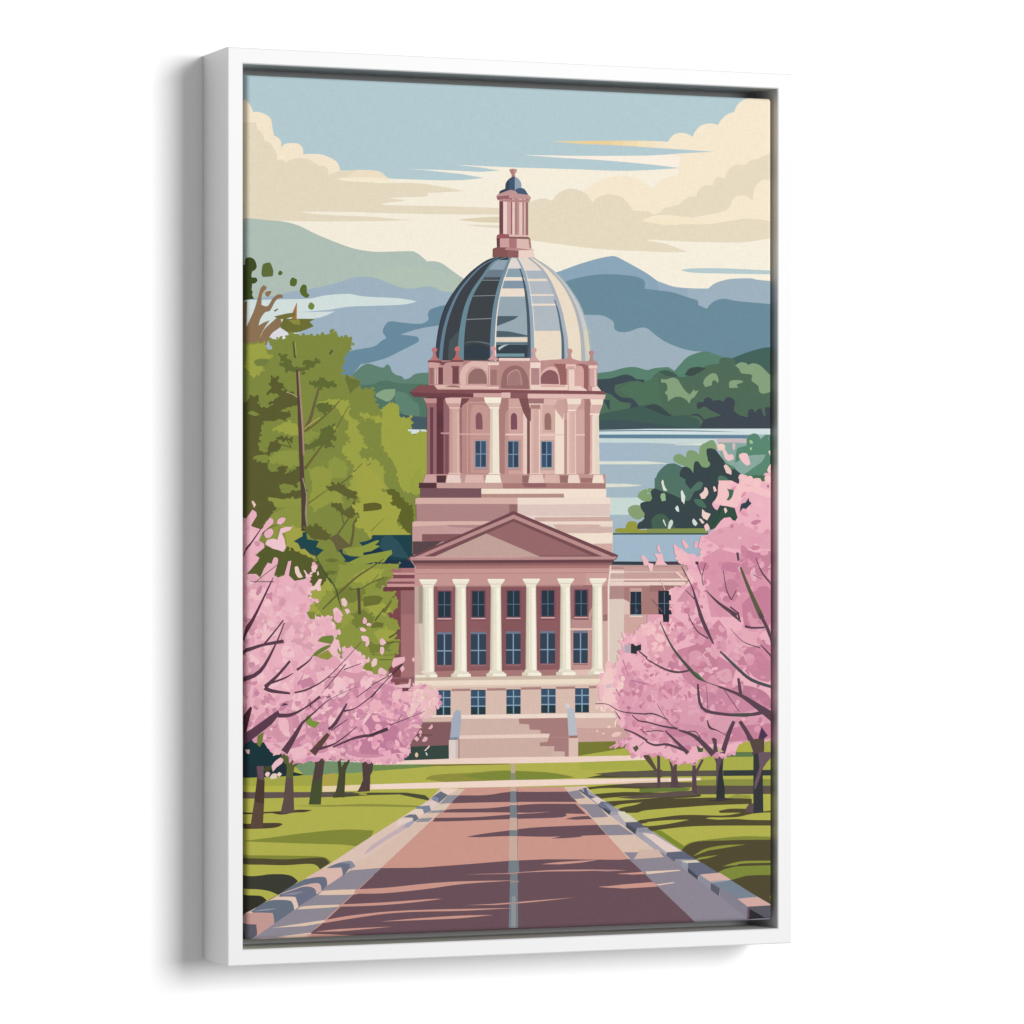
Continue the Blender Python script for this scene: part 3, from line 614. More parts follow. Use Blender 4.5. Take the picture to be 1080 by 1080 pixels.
F('a99687', "340,860 405,860 405,1155 340,1155"); F('c8a799', "340,860 372,860 372,1150 340,1150"); F('d8b0a6', "340,1152 410,1152 410,1590 340,1590"); F('d6c5b0', "372,1152 470,1152 470,1590 405,1590")
F('a76a6a', "520,855 640,855 640,900 520,900")
# upper windows
for x0, x1, y0, y1 in ((525, 622, 898, 1102), (790, 887, 896, 1100), (1065, 1163, 893, 1098), (1335, 1432, 891, 1094), (1597, 1690, 889, 1092)):
    F('84495a', "%g,%g %g,%g %g,%g %g,%g" % (x0 - 12, y0 - 8, x1 + 12, y0 - 8, x1 + 12, y1 + 30, x0 - 12, y1 + 30))
    win(x0, y0, x1, y1, '243444', '55718c', (.52,), 6)
    F('3c4a5e', "%g,%g %g,%g %g,%g %g,%g" % (x0, y1 - 3, x1, y1 - 3, x1, y1 + 3, x0, y1 + 3))
    F('e0a8a2', "%g,%g %g,%g %g,%g %g,%g" % (x0 - 8, y1 + 8, x1 + 8, y1 + 8, x1 + 8, y1 + 18, x0 - 8, y1 + 18))
for x0, x1, y0, y1 in ((516, 631, 1238, 1480), (780, 900, 1236, 1476), (1055, 1170, 1233, 1472), (1323, 1440, 1230, 1468), (1582, 1696, 1228, 1466)):
    F('6f7791', "%g,%g %g,%g %g,%g %g,%g" % (x0, y0 - 18, x1, y0 - 18, x1, y0, x0, y0))
    win(x0, y0, x1, y1, '2f4258', '84a3bd', (.54,), 9)
    F('9d6b72', "%g,%g %g,%g %g,%g %g,%g" % (x0, y1 + 6, x1, y1 + 6, x1, y1 + 14, x0, y1 + 14))
F('b27474', "490,1530 1590,1515 1590,1590 490,1590")
F('e7bcb0', "1570,1520 1740,1515 1740,1590 1570,1590")
# entablature lines
F('b67370', "345,672 1868,665 1862,716 355,722"); F('cf958e', "355,720 1862,714 1860,740 350,745"); F('bf837e', "345,752 1860,745 1860,753 345,760")
F('d59b93', "345,745 1862,738 1862,745 345,752"); F('b8807d', "490,852 1660,845 1660,858 490,862")
def pcol(c0, c1, s0, s1, b0, b1, yt, yb):
    F('f6efdc', "%g,%g %g,%g %g,%g %g,%g" % (c0, yt, c1, yt, c1, yt + 16, c0, yt + 16))
    C('f1e9d5', "%g,%g! %g,%g! %g,%g %g,%g! %g,%g! %g,%g" % (c0 + 3, yt + 16, c1 - 3, yt + 16, s1 + 14, yt + 34, s1 + 2, yt + 52, s0 - 2, yt + 52, s0 - 14, yt + 34))
    F('d5cdb9', "%g,%g %g,%g %g,%g %g,%g" % (s0 - 12, yt + 38, s1 + 12, yt + 38, s1 + 8, yt + 44, s0 - 8, yt + 44))
    F('f1ead6', "%g,%g %g,%g %g,%g %g,%g" % (s0, yt + 50, s1, yt + 50, s1 + 8, yb - 40, s0 - 6, yb - 40))
    w = s1 - s0
    for c, a, b in (('cfc6b2', 0, .12), ('ded6c1', .12, .3), ('e9e1cb', .38, .52), ('faf4e2', .6, .88), ('dccfb9', .94, 1.0)):
        F(c, "%g,%g %g,%g %g,%g %g,%g" % (s0 + w * a, yt + 70, s0 + w * b, yt + 70, s0 - 6 + (w + 14) * b, yb - 42, s0 - 6 + (w + 14) * a, yb - 42))
    F('d9d0bb', "%g,%g %g,%g %g,%g %g,%g" % (s0 - 2, yt + 64, s1 + 2, yt + 64, s1 + 2, yt + 68, s0 - 2, yt + 68))
    C('e7dec9', "%g,%g! %g,%g %g,%g! %g,%g! %g,%g" % (s0 - 6, yb - 55, s0 - 12, yb - 40, b0 + 12, yb - 24, b1 - 12, yb - 24, s1 + 14, yb - 40))
    F('f7f1e0', "%g,%g %g,%g %g,%g %g,%g" % (b0, yb - 24, b1, yb - 24, b1, yb, b0, yb))
    F('ddd3bd', "%g,%g %g,%g %g,%g %g,%g" % (b0, yb - 26, b0 + (b1 - b0) * .35, yb - 26, b0 + (b1 - b0) * .3, yb, b0, yb))
pcol(378, 515, 405, 488, 430, 518, 802, 1580); F('efe6d3', "345,1560 430,1560 430,1580 345,1580")
pcol(636, 768, 660, 742, 626, 780, 800, 1576); pcol(912, 1045, 937, 1015, 902, 1057, 799, 1572)
pcol(1188, 1320, 1215, 1290, 1180, 1332, 797, 1566); pcol(1458, 1588, 1483, 1558, 1448, 1600, 795, 1562); pcol(1710, 1842, 1733, 1808, 1697, 1846, 794, 1556)
# pediment
F('7a444c', "1115,262 1935,612 1915,648 285,652 285,635 560,510")
F('c48a8a', "1115,290 1885,622 1885,650 310,652 300,636 345,625")
F('804b51', "1115,322 1812,622 400,628")
F('a06468', "1115,345 1730,618 490,625")
F('c9a096', "490,625 900,440 1325,625")
F('86545a', "1320,614 1730,612 1730,622 1335,624")
F('c58b8a', "300,625 1920,622 1905,652 330,658"); F('d79f9a', "345,622 1200,622 1150,630 345,632")
F('71414a', "320,652 1905,645 1890,675 340,680")
F('9a5f60', "340,676 1888,672 1870,690 345,694")
# stylobate and ground floor
o(1, 4)
F('d3b9a2', "340,500 1840,478 1840,512 340,528"); F('f2dcc3', "340,526 1845,508 1845,560 340,585"); F('e6cbb6', "340,565 1845,545 1845,560 340,585")
F('dfbcab', "345,585 1930,560 2000,850 345,860")
for a, b, y in ((630, 776, 590), (905, 1055, 586), (1172, 1330, 578), (1447, 1597, 573), (1705, 1780, 568)):
    F('b27f79', "%g,%g %g,%g %g,%g %g,%g" % (a, y, b, y - 3, b, y + 16, a, y + 18))
F('c9978d', "345,588 500,585 500,600 345,600")
for x0, x1, y0, y1 in ((510, 622, 604, 800), (780, 896, 601, 796), (1058, 1170, 597, 788), (1330, 1444, 592, 781), (1596, 1705, 588, 777)):
    win(x0, y0, x1, y1, '33526e', '86a8be', (.28, .64), 9, '1f3a44'); F('27475f', "%g,%g %g,%g %g,%g %g,%g" % (x0, y1 - 4, x1, y1 - 4, x1, y1, x0, y1))
    F('2c4a68', "%g,%g %g,%g %g,%g %g,%g" % (x0, y0 - 4, x1, y0 - 4, x1, y0 + 4, x0, y0 + 4))
F('f3dac8', "345,800 1920,780 1920,818 700,826 345,850"); F('ddb7a8', "345,815 640,812 640,850 345,858")
# stair block
F('8b585d', "230,860 640,850 640,1080 230,1080"); F('7a474f', "300,950 480,948 480,960 300,960"); F('9b6b6c', "345,852 640,848 640,858 345,862")
F('d8b2a4', "690,828 1620,820 1620,1200 690,1200"); F('f0cebf', "690,958 1400,945 1400,975 690,985"); F('d4ac9e', "690,985 1400,975 1440,1200 690,1200")
o(2, 4)
F('b07b78', "75,825 460,818 470,1130 435,1130 435,1085 350,1083 355,1045 240,1042 240,1015 300,1008 318,945 245,940 245,915 160,912 155,870 80,866")
F('bf8a85', "320,970 465,970 465,975 320,975")
F('d3a298', "520,825 1200,815 1200,1010 540,1010"); F('dcb1a5', "520,825 830,820 830,900 520,900")
F('b7bfc8', "452,742 508,745 532,962 466,962"); C('d8cdd0', "440,742! 440,715 458,700 472,715 478,742!"); F('a5706f', "466,960 535,958 535,980 470,982"); F('e2bdb0', "466,980 540,978 540,1128 466,1130")
F('767a2b', "540,1010 800,1005 1100,1005 1100,1120 540,1130")
o(1, 4)
F('32473f', "220,1050 605,1035 608,1160 210,1160")
F('a4adc1', "652,775 665,755 700,760 706,830 690,985 616,988 630,835 640,800"); F('7f879b', "618,975 680,972 672,995 616,992"); F('e3cfc9', "608,994 682,992 682,1160 608,1160"); F('d4bcb5', "660,994 682,992 682,1160 660,1160")
WARM[0] = 1.0; COOL[0] = 0.72
# ---------- ground
o(0, 5)
GR, GD, GS = 'b3b245', '50492e', '83892f'
F(GR, "-400,90 4700,60 4700,2400 -400,2400")
C('13323c', "-400,-300! 600,-100! 420,120 560,190! 300,225 52,232! -400,235!")
F('d3d9cc', "400,66 1300,88 1300,100 400,92")
C('73936a', "480,120! 600,80 1080,95! 1080,160! 800,190 560,195!")
F('a5a83c', "-400,235 560,195 830,180 1080,170 1080,260 800,275 -400,280")
F('b1a440', "690,190 800,175 800,275 690,275")
F('b7b63c', "-400,280 800,275 800,322 -400,325")
F('ead2ab', "700,280 1080,265 1080,310 700,325")
F('635450', "-400,328 980,325 780,365 -400,388"); F('4a4b34', "780,340 1080,330 1350,330 1500,350 1560,400 1300,345 1080,350 780,372")
C('8e9038', "450,435! 800,428 1080,420 1560,438! 1560,450! 1080,440 700,442!")
C('4b3c30', "-400,490! 52,490 400,475 520,465 620,468! 560,485 480,488 380,505 300,492! 52,505 -400,510!")
C('4f4130', "-400,585! 52,580 200,572 350,570 390,580! 340,605 240,615 52,620 -400,640!")
C(GS, "60,715! 300,685 560,650 860,622 1100,630! 1080,680! 960,755! 850,742 600,735 300,725!")
C(GS, "-400,830! 100,826 500,830 700,838 770,880! 740,900! 600,860 -400,862!")
C(GD, "-400,850! 150,850 400,858 650,845 720,850 755,890! 680,938! 620,895 400,905 150,900 -400,905!")
C('3c3e30', "-400,1000! 52,992 150,992 330,975 440,985 505,1035! 440,1090! 350,1180! -400,1200!")
C('38372b', "-400,1310! 50,1265 190,1285! 235,1320! 150,1380! 52,1440! -400,1500!")
F('3a3c2e', "-400,1350 100,1340 60,1440 -400,1500")
ob(250, 900)
C(GR, "40,205! 130,205 200,215 262,232! 190,270! 120,245 40,240!"); 
C('383a2f', "-40,128! 120,130 200,120 280,120 330,130 365,158! 260,240! 200,215 130,205 -40,205!")
C('2f2f24', "-40,240! 100,240 160,245 190,270! 100,330! 40,365! -40,420!")
o(1, 5)
C('6f8d4a', "0,105! 540,110 400,130 20,160!"); 
F('7d6b35', "300,112 1080,100 1080,106 560,120")
C('918f35', "420,225! 500,190 800,172 1000,155 1200,160 1420,175 1560,200 1590,215! 1080,238 600,250!")
C('7d8a2e', "700,195! 1000,162 1200,163 1400,172 1560,205! 1400,222 900,232!")
o(2, 5)
C(GD, "600,214! 700,195 880,168 1200,150! 1200,210! 800,214!"); C('4c4b31', "650,212! 760,188 1080,160! 1240,200! 1060,212!")
# right lawn
o(2, 4)
F('aeb041', "540,1120 900,1060 1300,1040 2600,900 2600,1200 540,1200"); F('5f7a48', "1500,1105 1700,1075 2600,1060 2600,1120 1700,1130"); F('b0ae3a', "1700,1040 2600,960 2600,1065 1700,1080")
o(2, 5)
F('a9ad3f', "560,60 2600,40 2600,150 560,150")
C(GD, "560,300! 620,288 800,270 1080,252 1180,246 1430,250! 1430,290! 1080,300 800,294 640,305 610,330!")
C(GD, "640,345! 900,326 1200,330 1480,318 1500,345! 1240,350 1080,350 850,366 700,380!")
C(GD, "740,402! 1000,385 1200,368 1340,350 1500,345! 1480,365 1280,378 1400,375 1620,370 1900,380! 1900,420! 1620,430 1380,446 1080,470 1000,490 900,490! 840,460!")
C(GR, "790,455! 870,425 1040,408! 980,430 880,450 820,480!")
F(GD, "960,560 1080,545 1080,610 1030,600")
o(3, 5)
F('5a5448', "-420,182 -200,162 980,150 1400,150 1400,200 980,196 -200,208"); F('2f3b3a', "600,155 830,155 1400,150 1400,192 600,198")
F(GR, "-60,210 1400,200 1400,225 380,230 -60,245"); F('8b913a', "380,235 600,225 1400,222 1400,272 380,275")
F('5f5049', "-260,268 -60,252 350,248 350,288 0,292"); F('5c5148', "385,275 1400,275 1400,340 385,345"); C('697c34', "-60,300! 150,292 340,295! 300,318 100,326 -60,332!")
C('5f5049', "-240,372! 100,332 300,318 390,312! 390,350! 200,365 -100,380!")
F('93993a', "620,375 700,345 810,355 810,378")
C(GD, "-60,548! 100,528 250,510 400,508 600,512 740,490! 570,492! 560,475! 660,458 800,460! 800,420! 840,420! 910,480! 1000,470! 1400,470! 1400,484 900,490 700,525 500,528 460,536! 560,545 700,540 850,548 1400,552! 1400,594! 800,592 500,594 300,602 100,625 40,640 -30,600! 100,588 240,565 330,545! 150,550 -60,570!")
C(GR, "-60,580! 100,556 320,546! 240,565 100,588 -60,596!")
F('7b8a24', "40,632 110,632 300,760 272,788")
C(GS, "272,785! 330,728 500,700 700,680 850,677 1400,695! 1400,760! 400,800!")
C(GD, "270,788! 310,748 400,718 600,710 800,705 1400,702! 1400,1500! 700,1500! 400,880!")
C('8c9433', "358,836! 450,778 600,748 770,742! 600,770 480,790!"); C('8c9433', "385,866! 410,845 560,825! 480,850!")
C('8c9433', "590,915! 700,882 850,870 1400,875! 1400,882! 800,890 700,905!"); C('7d8a31', "555,962! 640,928 800,910 1400,900! 1400,980! 850,985 740,1000 665,1022!")
F('7c8c20', "960,1150 1400,1100 1400,1250 980,1200")
# pale strips
o(2, 5)
F('f0d6c6', "-1060,80 -400,90 0,55 0,100 -600,105 -1080,110"); F('f1d5c6', "-400,60 0,50 540,45 1050,35 1068,72 540,90 0,100 -1080,108 -1080,86")
F('f3d9ca', "-1080,265 0,232 620,222 1500,215 1500,232 1150,250 700,265 0,285 -500,295 -1080,305")
F('e8c9b0', "700,262 900,246 1240,228 1240,238 900,262")
# road
ROAD, RSH = 'cf978a', '6b4f58'
F(ROAD, "-360,292 425,285 935,855 1454,1354 1600,1500 -1620,1500 -1080,1000")
o(1, 5)
LK = "645,300 740,300 -1460,2100 -2060,2100 -620,830 400,345"
F('dcbfae', "540,296 735,302 0,1000 -540,1500 -1330,1500 -1028,1312 -620,1080 -310,885 0,678 440,398 470,370")
F('ecd0c0', "540,296 680,298 640,330 600,345 545,325")
# left verge kerb stones
o(1, 5)
F('e0c4b6', "-310,885 0,678 340,460 440,398 560,400 350,570 -60,860 -300,930")
C('c9b0b6', "260,580! 200,620 0,750 -60,830! 100,720 300,600!")
F('626d83', "470,370 545,320 600,350 560,385 520,420 505,365"); F('7a8cb0', "465,380 500,362 530,372 525,405 500,400"); F('e3cbc4', "430,400 490,398 530,412 480,465 455,435 400,425")
F('7485a2', "360,440 455,432 470,475 410,500 405,465 345,458"); F('e6d0c0', "345,458 400,460 415,495 370,520 350,505 270,505")
F('6c7388', "250,525 300,503 350,503 375,540 330,565 325,530"); F('a9a3bc', "325,548 340,562 300,605 258,610 265,580"); F('e6cfc4', "215,540 325,528 325,550 190,600")
F('8d8f9c', "600,352 690,350 630,412 535,420"); F('dcc8b5', "525,424 620,420 580,465 480,470"); F('8e8f9c', "480,474 575,468 555,488 440,492"); F('8e8f9c', "385,535 485,528 450,560 345,565")
F('908898', "-160,945 90,925 0,1000 -540,1500 -960,1500 -690,1260 -480,1130")
# shadows on the road, left half
C(RSH, "690,352! 900,350 1080,325 1300,325 1550,322! 1700,405! 1080,405 630,415! 650,385")
C(RSH, "560,488! 620,462 900,455 1080,438 1300,420 1600,420! 1680,500! 1080,488 700,488!")
C(RSH, "500,530! 800,525 1080,505 1500,480! 1500,525 1080,540 700,555 480,560!")
C(RSH, "745,682! 850,660 1080,630 1300,605 1780,585! 1840,665! 1400,680 1080,675 850,684!")
o(2, 5)
C(RSH, "435,540! 520,522 620,515! 650,540! 520,545!"); C(RSH, "330,695! 420,675 560,662! 560,680 430,692!")
o(1, 5)
F(ROAD, "1080,500 1240,490 1410,482 1300,492 1080,504")
# big lower shadow
o(2, 5)
F(RSH, "-1000,930 -700,925 -300,895 0,870 300,858 600,860 860,862 938,857 1454,1354 1560,1460 -1580,1460 -1000,1000 -1060,980")
ob(250, 900)
F(RSH, "835,85 1300,80 1300,500 400,500")
# right verge
o(2, 5)
F('dcc0ae', "425,287 600,278 660,340 1080,735 1500,1060 2100,1500 1600,1500 1454,1354 935,855")
F('8f8798', "455,325 540,312 600,375 500,382"); F('8f8798', "540,422 690,422 775,522 650,530 600,470"); F('8f8798', "700,588 860,584 980,664 770,670")
F('8f8798', "935,855 1080,848 1270,852 1700,1150 2200,1500 1600,1500 1454,1354")
F('e6ccb8', "1000,965 1330,938 1350,955 1120,975"); F('e3c6b8', "1160,1045 1270,1032 1290,1040 1180,1060")
F(ROAD, "720,1078 900,1062 1140,1045 1160,1075 900,1090"); F(ROAD, "850,972 1000,962 1060,955 1080,975 960,980")
C(ROAD, "250,898! 400,880 700,862! 560,885 400,898!"); C(ROAD, "-360,978! 0,968 300,945 600,940 860,942! 560,952 300,955 80,965!")
# kerb stones right
F('a39dad', "590,292 660,340 760,403 850,462 1000,558 1080,618 1125,640 1350,790 1470,865 1635,968 1820,1080 1947,1157 2058,1222 2140,1290 2140,1400 1871,1335 1648,1150 1500,1060 1355,935 1225,850 1080,735 985,663 915,605 790,510 700,435 630,380 540,310")
F('e5cfc4', "640,372 690,365 760,405 700,425")
F('54566c', "538,310 560,310 600,340 640,380 610,360"); F('5f6480', "580,295 605,290 620,345 670,370 640,378 590,340"); F('6d7292', "690,430 720,400 760,405 850,470 790,480 750,455"); F('5b617e', "690,430 750,455 790,505 750,480")
F('8e93b0', "740,410 830,455 860,480 800,475"); F('444c5c', "740,448 795,480 785,508 745,475")
F('c9c3a6', "870,505 940,500 1010,562 910,565"); F('b5aab4', "800,512 870,500 920,570 910,605"); F('d9d3bc', "850,480 900,480 1000,560 905,562 860,505")
F('5c6078', "910,568 1010,562 1080,612 1000,620 990,660 915,605"); F('8c91a4', "1000,610 1080,605 1110,640 1010,645"); F('474d60', "920,575 990,620 985,660 920,610")
F('e6cfc6', "1040,650 1130,660 1350,795 1230,802"); F('a9a4b2', "1040,655 1220,800 1240,850 1060,720")
o(3, 5)
F('5f6482', "155,805 275,795 390,862 225,858 215,895 145,850"); F('d8cdb8', "265,872 385,865 420,885 310,888"); F('8d8a9c', "215,860 270,870 275,935 215,895")
F('656b88', "320,888 425,882 555,965 415,978 400,1000 320,925"); F('464a5a', "318,925 395,990 400,1035 320,980"); F('9096a6', "270,890 318,890 318,975 270,935")
ob(630, 900)
F('d8b0a6', "580,122 690,112 755,152 632,160"); F('8b90a2', "575,125 640,165 640,220 572,175")
F('73859a', "640,172 755,155 900,248 790,258 700,230"); F('5c5b6c', "640,170 690,200 685,245 638,215"); F('857f93', "690,195 790,258 850,310 850,378 690,245")
F('d6aaa2', "790,262 905,250 985,297 850,305"); F('5a5666', "850,305 990,297 990,372 930,372 855,320"); F('2a2a30', "858,318 950,370 850,378")
C('6f4f60', "845,310! 858,308! 856,380! 845,378!")
F('8f8697', "150,-5 365,-5 860,382 555,392 250,100"); F('d3b5a5', "240,-20 340,-20 375,22 205,35"); F('e6cab5', "270,105 460,95 470,100 280,120"); F('e3bfb2', "330,178 430,165 435,170 345,185")
F('cf978a', "110,118 250,108 268,120 150,120"); F('cf978a', "10,194 150,178 310,165 335,182 150,192")
# centre line
o(2, 5)
def cl(c, y0, y1):
    def xx(y): return 15 + (0 - 15) * (y - 100) / 600, 45 + (68 - 45) * (y - 100) / 600
    a, b = xx(y0), xx(y1)
    F(c, "%g,%g %g,%g %g,%g %g,%g" % (a[0], y0, a[1], y0, b[1], y1, b[0], y1))
cl('c3a890', 100, 175); cl('8a8f72', 175, 228)
for y0, y1, s in ((285, 320, 0), (320, 410, 1), (410, 428, 0), (428, 530, 1), (530, 628, 0), (628, 675, 1), (675, 868, 0), (868, 965, 1)):
    cl('76818b' if s else 'ccac9c', y0, y1)
F('76818b', "8,965 66,965 70,1400 -4,1400")
F('8d939a', "20,1150 50,1150 52,1400 14,1400")
L('4f5a5e', [3, 3], "64,300 67,870")
# streaks of sun across the lower shadow
ob(250, 900)
C('e3c6af', "500,215! 600,208 750,205! 700,232 560,238 480,238!"); C(ROAD, "690,206! 880,195 1100,172 1300,160 1600,155! 1300,175 1080,205 850,228 680,230!")
C('e3c6af', "380,305! 450,298 620,292! 590,305 500,312 360,320!"); C(ROAD, "600,292! 850,280 1100,262 1180,260! 1000,282 800,298 590,305!")
C('e3c6af', "220,425! 350,405 530,378! 510,395 400,415!"); C(ROAD, "520,380! 700,350 1000,325 1600,312! 1300,328 1000,335 800,352 510,398!")
C(ROAD, "460,448! 600,432 900,418! 750,432 600,445!"); C(ROAD, "420,458! 560,462 700,470! 560,482 400,488!"); C('e3c6af', "100,497! 250,475 440,452! 410,486 250,492!")
C('a08e9c', "120,480! 300,475 220,490!")
ob(440, 900)
C(ROAD, "-200,390! 0,372 250,356 440,352! 260,370 100,378!"); C(ROAD, "280,296! 450,288 650,272 900,252! 650,280 450,295!"); C(ROAD, "1030,192! 1100,188 1220,193! 1100,198!")
C('b98a86', "270,122! 500,114 640,104! 560,118!"); C('a08c90', "540,160! 580,158 580,165 530,168!"); C('a08c90', "530,284! 580,280 580,288 530,294!"); C('b98a86', "1000,100! 1080,95 1200,98! 1080,104!")
ob(250, 900)
# left kerb stones near
C('66718c', "525,85! 580,60 640,45 668,48! 665,75! 620,130! 610,85 600,82!"); F('8b8aa5', "600,55 655,42 672,48 690,75 660,92 655,60")
C('dfbab0', "410,140! 500,92 560,85 605,88 612,130! 530,185! 525,150 515,138!")
C('64708a', "262,232! 350,175 420,145 515,136 530,180! 500,215! 490,180 460,172 400,182!"); C('d6b0a8', "395,188! 430,175 485,173 498,215! 470,235! 460,195 440,190!")
C('6b718f', "262,235! 350,205 400,190 455,198 470,238! 365,305! 345,260 330,250 260,248!"); C('8f8ba3', "270,240! 330,225 400,217! 350,235!")
C('e2c9b4', "195,270! 250,250 340,248 355,262 368,305! 345,325! 335,285 310,270 200,268!")
C('637188', "100,332! 195,272 310,268 335,288 345,322! 232,400! 225,350 205,340 120,342!"); C('9297ab', "110,330! 180,318 250,315! 200,325!")
C('c79a93', "38,365! 70,345 130,338 210,342 228,365 232,402! 135,470! 128,415 120,405! 38,405!")
C('5d5a6a', "-60,404! 115,405 130,415 135,462! 92,500! 70,490 50,455! -60,450!"); F('26221f', "-60,440 50,455 72,490 78,500 -60,500")
def fringe(g, step, r0, r1, cols, ok):
    acc = 0.0
    for p, q in zip(g, g[1:] + g[:1]):
        d = math.hypot(q[0] - p[0], q[1] - p[1]); acc += d
        while acc > step:
            acc -= step * random.uniform(.6, 1.5)
            x, y = q[0] + random.gauss(0, 5), q[1] + random.gauss(0, 5)
            if ok(x, y): blob(random.choice(cols), x, y, random.uniform(r0, r1), .3, random.choice((5, 6, 7)), random.uniform(1, 1.5))
# ---------- cherry trees
COOL[0] = 1.0
PL = ['f3b9cb', 'f0b0c6', 'e9a6bf', 'f5c6cf', 'e09cb8']
PD = ['d68fae', 'cf86a8', 'd996b4', 'c77d9f']
def grad(hi, lo):
    def pick(x, y):
        return random.choice(lo if random.random() < lo_at(x, y) else hi)
    return pick
# trunks, right
o(3, 5)
BK = '57434a'
F('5a4a3c', "-60,-60 0,0 80,150 60,160 -20,60 -80,-30")
F(BK, "78,-20 100,-20 105,290 80,296"); F(BK, "150,-20 175,60 205,130 225,60 215,20 235,20 232,180 250,288 185,292 190,160")
F(BK, "260,-40 360,-60 375,60 382,150 430,60 442,75 385,190 390,345 350,322 355,100")
F('5e4a58', "490,-60 620,-60 600,40 590,180 605,390 542,396 540,100"); F('2f3236', "590,60 590,180 608,300 608,392 542,396 542,330 560,160"); F('40353c', "450,398 545,388 610,375 700,380 560,402")
F('33353a', "840,-40 900,-40 905,150 910,490 832,494 832,60"); F('6b5561', "862,-60 1400,-60 1400,30 975,50 935,95 900,150 880,220 850,300 838,305 845,240 880,130")
F('604c50', "797,420 834,415 832,494 760,480"); 
# trunks, left
o(0, 5)
F('19383c', "60,-100 400,-100 400,20 60,20")
F('5c4046', "172,-60 235,-60 240,170 246,240 242,420 232,600 215,612 150,608 135,595 165,400 188,200"); F('6b4f5c', "180,-60 235,-60 240,150 235,240 210,250 190,160"); F('4b382d', "190,215 246,240 242,420 165,400"); F('5d4737', "165,410 242,415 232,610 135,600")
F('3f4a22', "380,-60 440,-60 470,100 520,90 460,150 380,110 300,150 230,170 250,120 330,80 390,20")
F('5f4b47', "415,180 468,160 478,490 370,496 395,380"); F('58602c', "380,30 440,20 470,40 560,40 480,130 465,210 416,215 420,110 380,90"); F('5b3c3e', "470,115 540,20 640,-40 760,-40 620,30 510,100")
F('51403c', "650,-40 720,-20 718,60 700,200 686,425 592,425 615,260 640,120"); F('44502a', "620,260 700,200 686,425 592,425 605,340")
F('47472e', "805,-40 830,-20 848,130 872,90 895,20 925,10 930,40 895,120 880,160 870,370 790,360 810,290 825,190 815,60")
F('523d3c', "1005,20 1060,20 1075,40 1070,320 970,326 995,280 1015,230")
o(1, 5)
F('4d453e', "-10,60 10,100 85,10 95,20 15,110 12,160 -10,200")
E('b5ae38', -65, 342, 35, 6)
# blossom, left
o(0, 4)
F('12333a', "-400,1000 120,1000 270,1020 420,1200 -400,1200")
o(0, 0)
LB = C('eeb0c6', "-400,3560! 60,3555 100,3568! 125,3530! 150,3490! 180,3510! 185,3540! 140,3615! 150,3625! 210,3645! 230,3640! 250,3600 290,3555 315,3575! 312,3600! 230,3670! 200,3735! 240,3760! 245,3790! 210,3820! 170,3850! 205,3870! 190,3905! 165,3930! 110,4000! 180,4000! 210,4030! 240,3960! 270,3910! 300,3920! 320,3870 350,3880 345,3930! 320,4010! 350,4030! 400,4010! 430,3900! 455,3895! 435,4010! 480,4055! 560,4040! 610,3990! 640,3945! 620,3930! 640,3925! 650,3950! 600,4020! 600,4090! 625,4110! 590,4140! 585,4190! 650,4210! 590,4230! 585,4290! 565,4300! 640,4350! 760,4330! 775,4400! 830,4470! 790,4500! 820,4550! 830,4590! 790,4600! 850,4680! 870,4590! 940,4585! 1040,4680! 1065,4670! 1020,4750! 1080,4790! 1150,4800! 1230,4810! 1230,4860! 1260,4880! 1310,4930! 1340,4960! 1420,4880! 1500,4900! 1520,4930! 1590,4920! 1620,5030! 1550,5080! 1480,5080! 1480,5150! 1400,5170! 1360,5230! 1370,5330! 1380,5400! 1360,5440! 1300,5480! 1130,5490! 1000,5480! 850,5460! 700,5460! 560,5470! 480,5490! 430,5420! 330,5420! 270,5380! 240,5330! 180,5290! 110,5320! 52,5370! -400,5380!")
random.seed(11)
def lp(x, y):
    # darker clusters lie to the upper left edge and low along the boughs
    d = max(0, min(1, (y - 4700) / 700)) * .75 + (0.25 if x < 200 and y > 4400 else 0)
    if y < 4250: d = .12
    r = random.random()
    if r < d: return random.choice(['d691ae', 'd28bab', 'c983a5', 'db9ab5'])
    return random.choice(['f1b8ca', 'f3c0cd', 'eeacc3', 'f0b5c8', 'e8a3bd', 'e2a4ba', 'f5c5cc'])
INNER = [(p[0], p[1]) for p in LB]
def shrink(g, x, y, m=30):
    return all(inside(g, x + a, y + b) for a, b in ((m, 0), (-m, 0), (0, m), (0, -m)))
def sc(g, n, r0, r1, pick, m=30, jag=.35):
    scatter(g, n, r0, r1, lambda x, y: pick(x, y) if shrink(g, x, y, m) else None, jag)
# big tone fields
o(0, 4)
for c, s in (('d995b0', "650,400 830,370 1000,440 1100,480 1000,620 860,600 740,640 640,600 560,560"), ('db9bb4', "60,30 150,40 260,60 280,150 180,200 60,230"), ('dc9fb6', "380,60 480,40 600,130 640,260 560,300 480,220 420,240"),
             ('d28cac', "600,700 900,560 1080,520 1350,620 1500,760 1400,1000 1200,1120 900,1110 760,900 640,1000 560,860"), ('d994af', "200,800 420,740 520,860 420,1000 260,1010 150,1000"), ('dd9fb7', "60,380 150,420 130,600 60,640")):
    C(c, s)
sc(INNER, 190, 26, 60, lp, 60, .4)
sc(INNER, 520, 12, 32, lp, 34, .42)
C('c47aa0', "1090,780! 1200,840 1300,900! 1270,960! 1380,1090! 1100,1110! 1000,1100! 960,980 1000,900!")
sc([p for p in smooth(rd("900,520! 1500,700! 1560,1000! 1300,1110! 1000,1100! 860,900!"))], 46, 16, 34, lambda x, y: random.choice(['f1abc6', 'eba3c0', 'e79dbd', 'd48eb2']) if inside(INNER, x, y) else None, 20, .3)
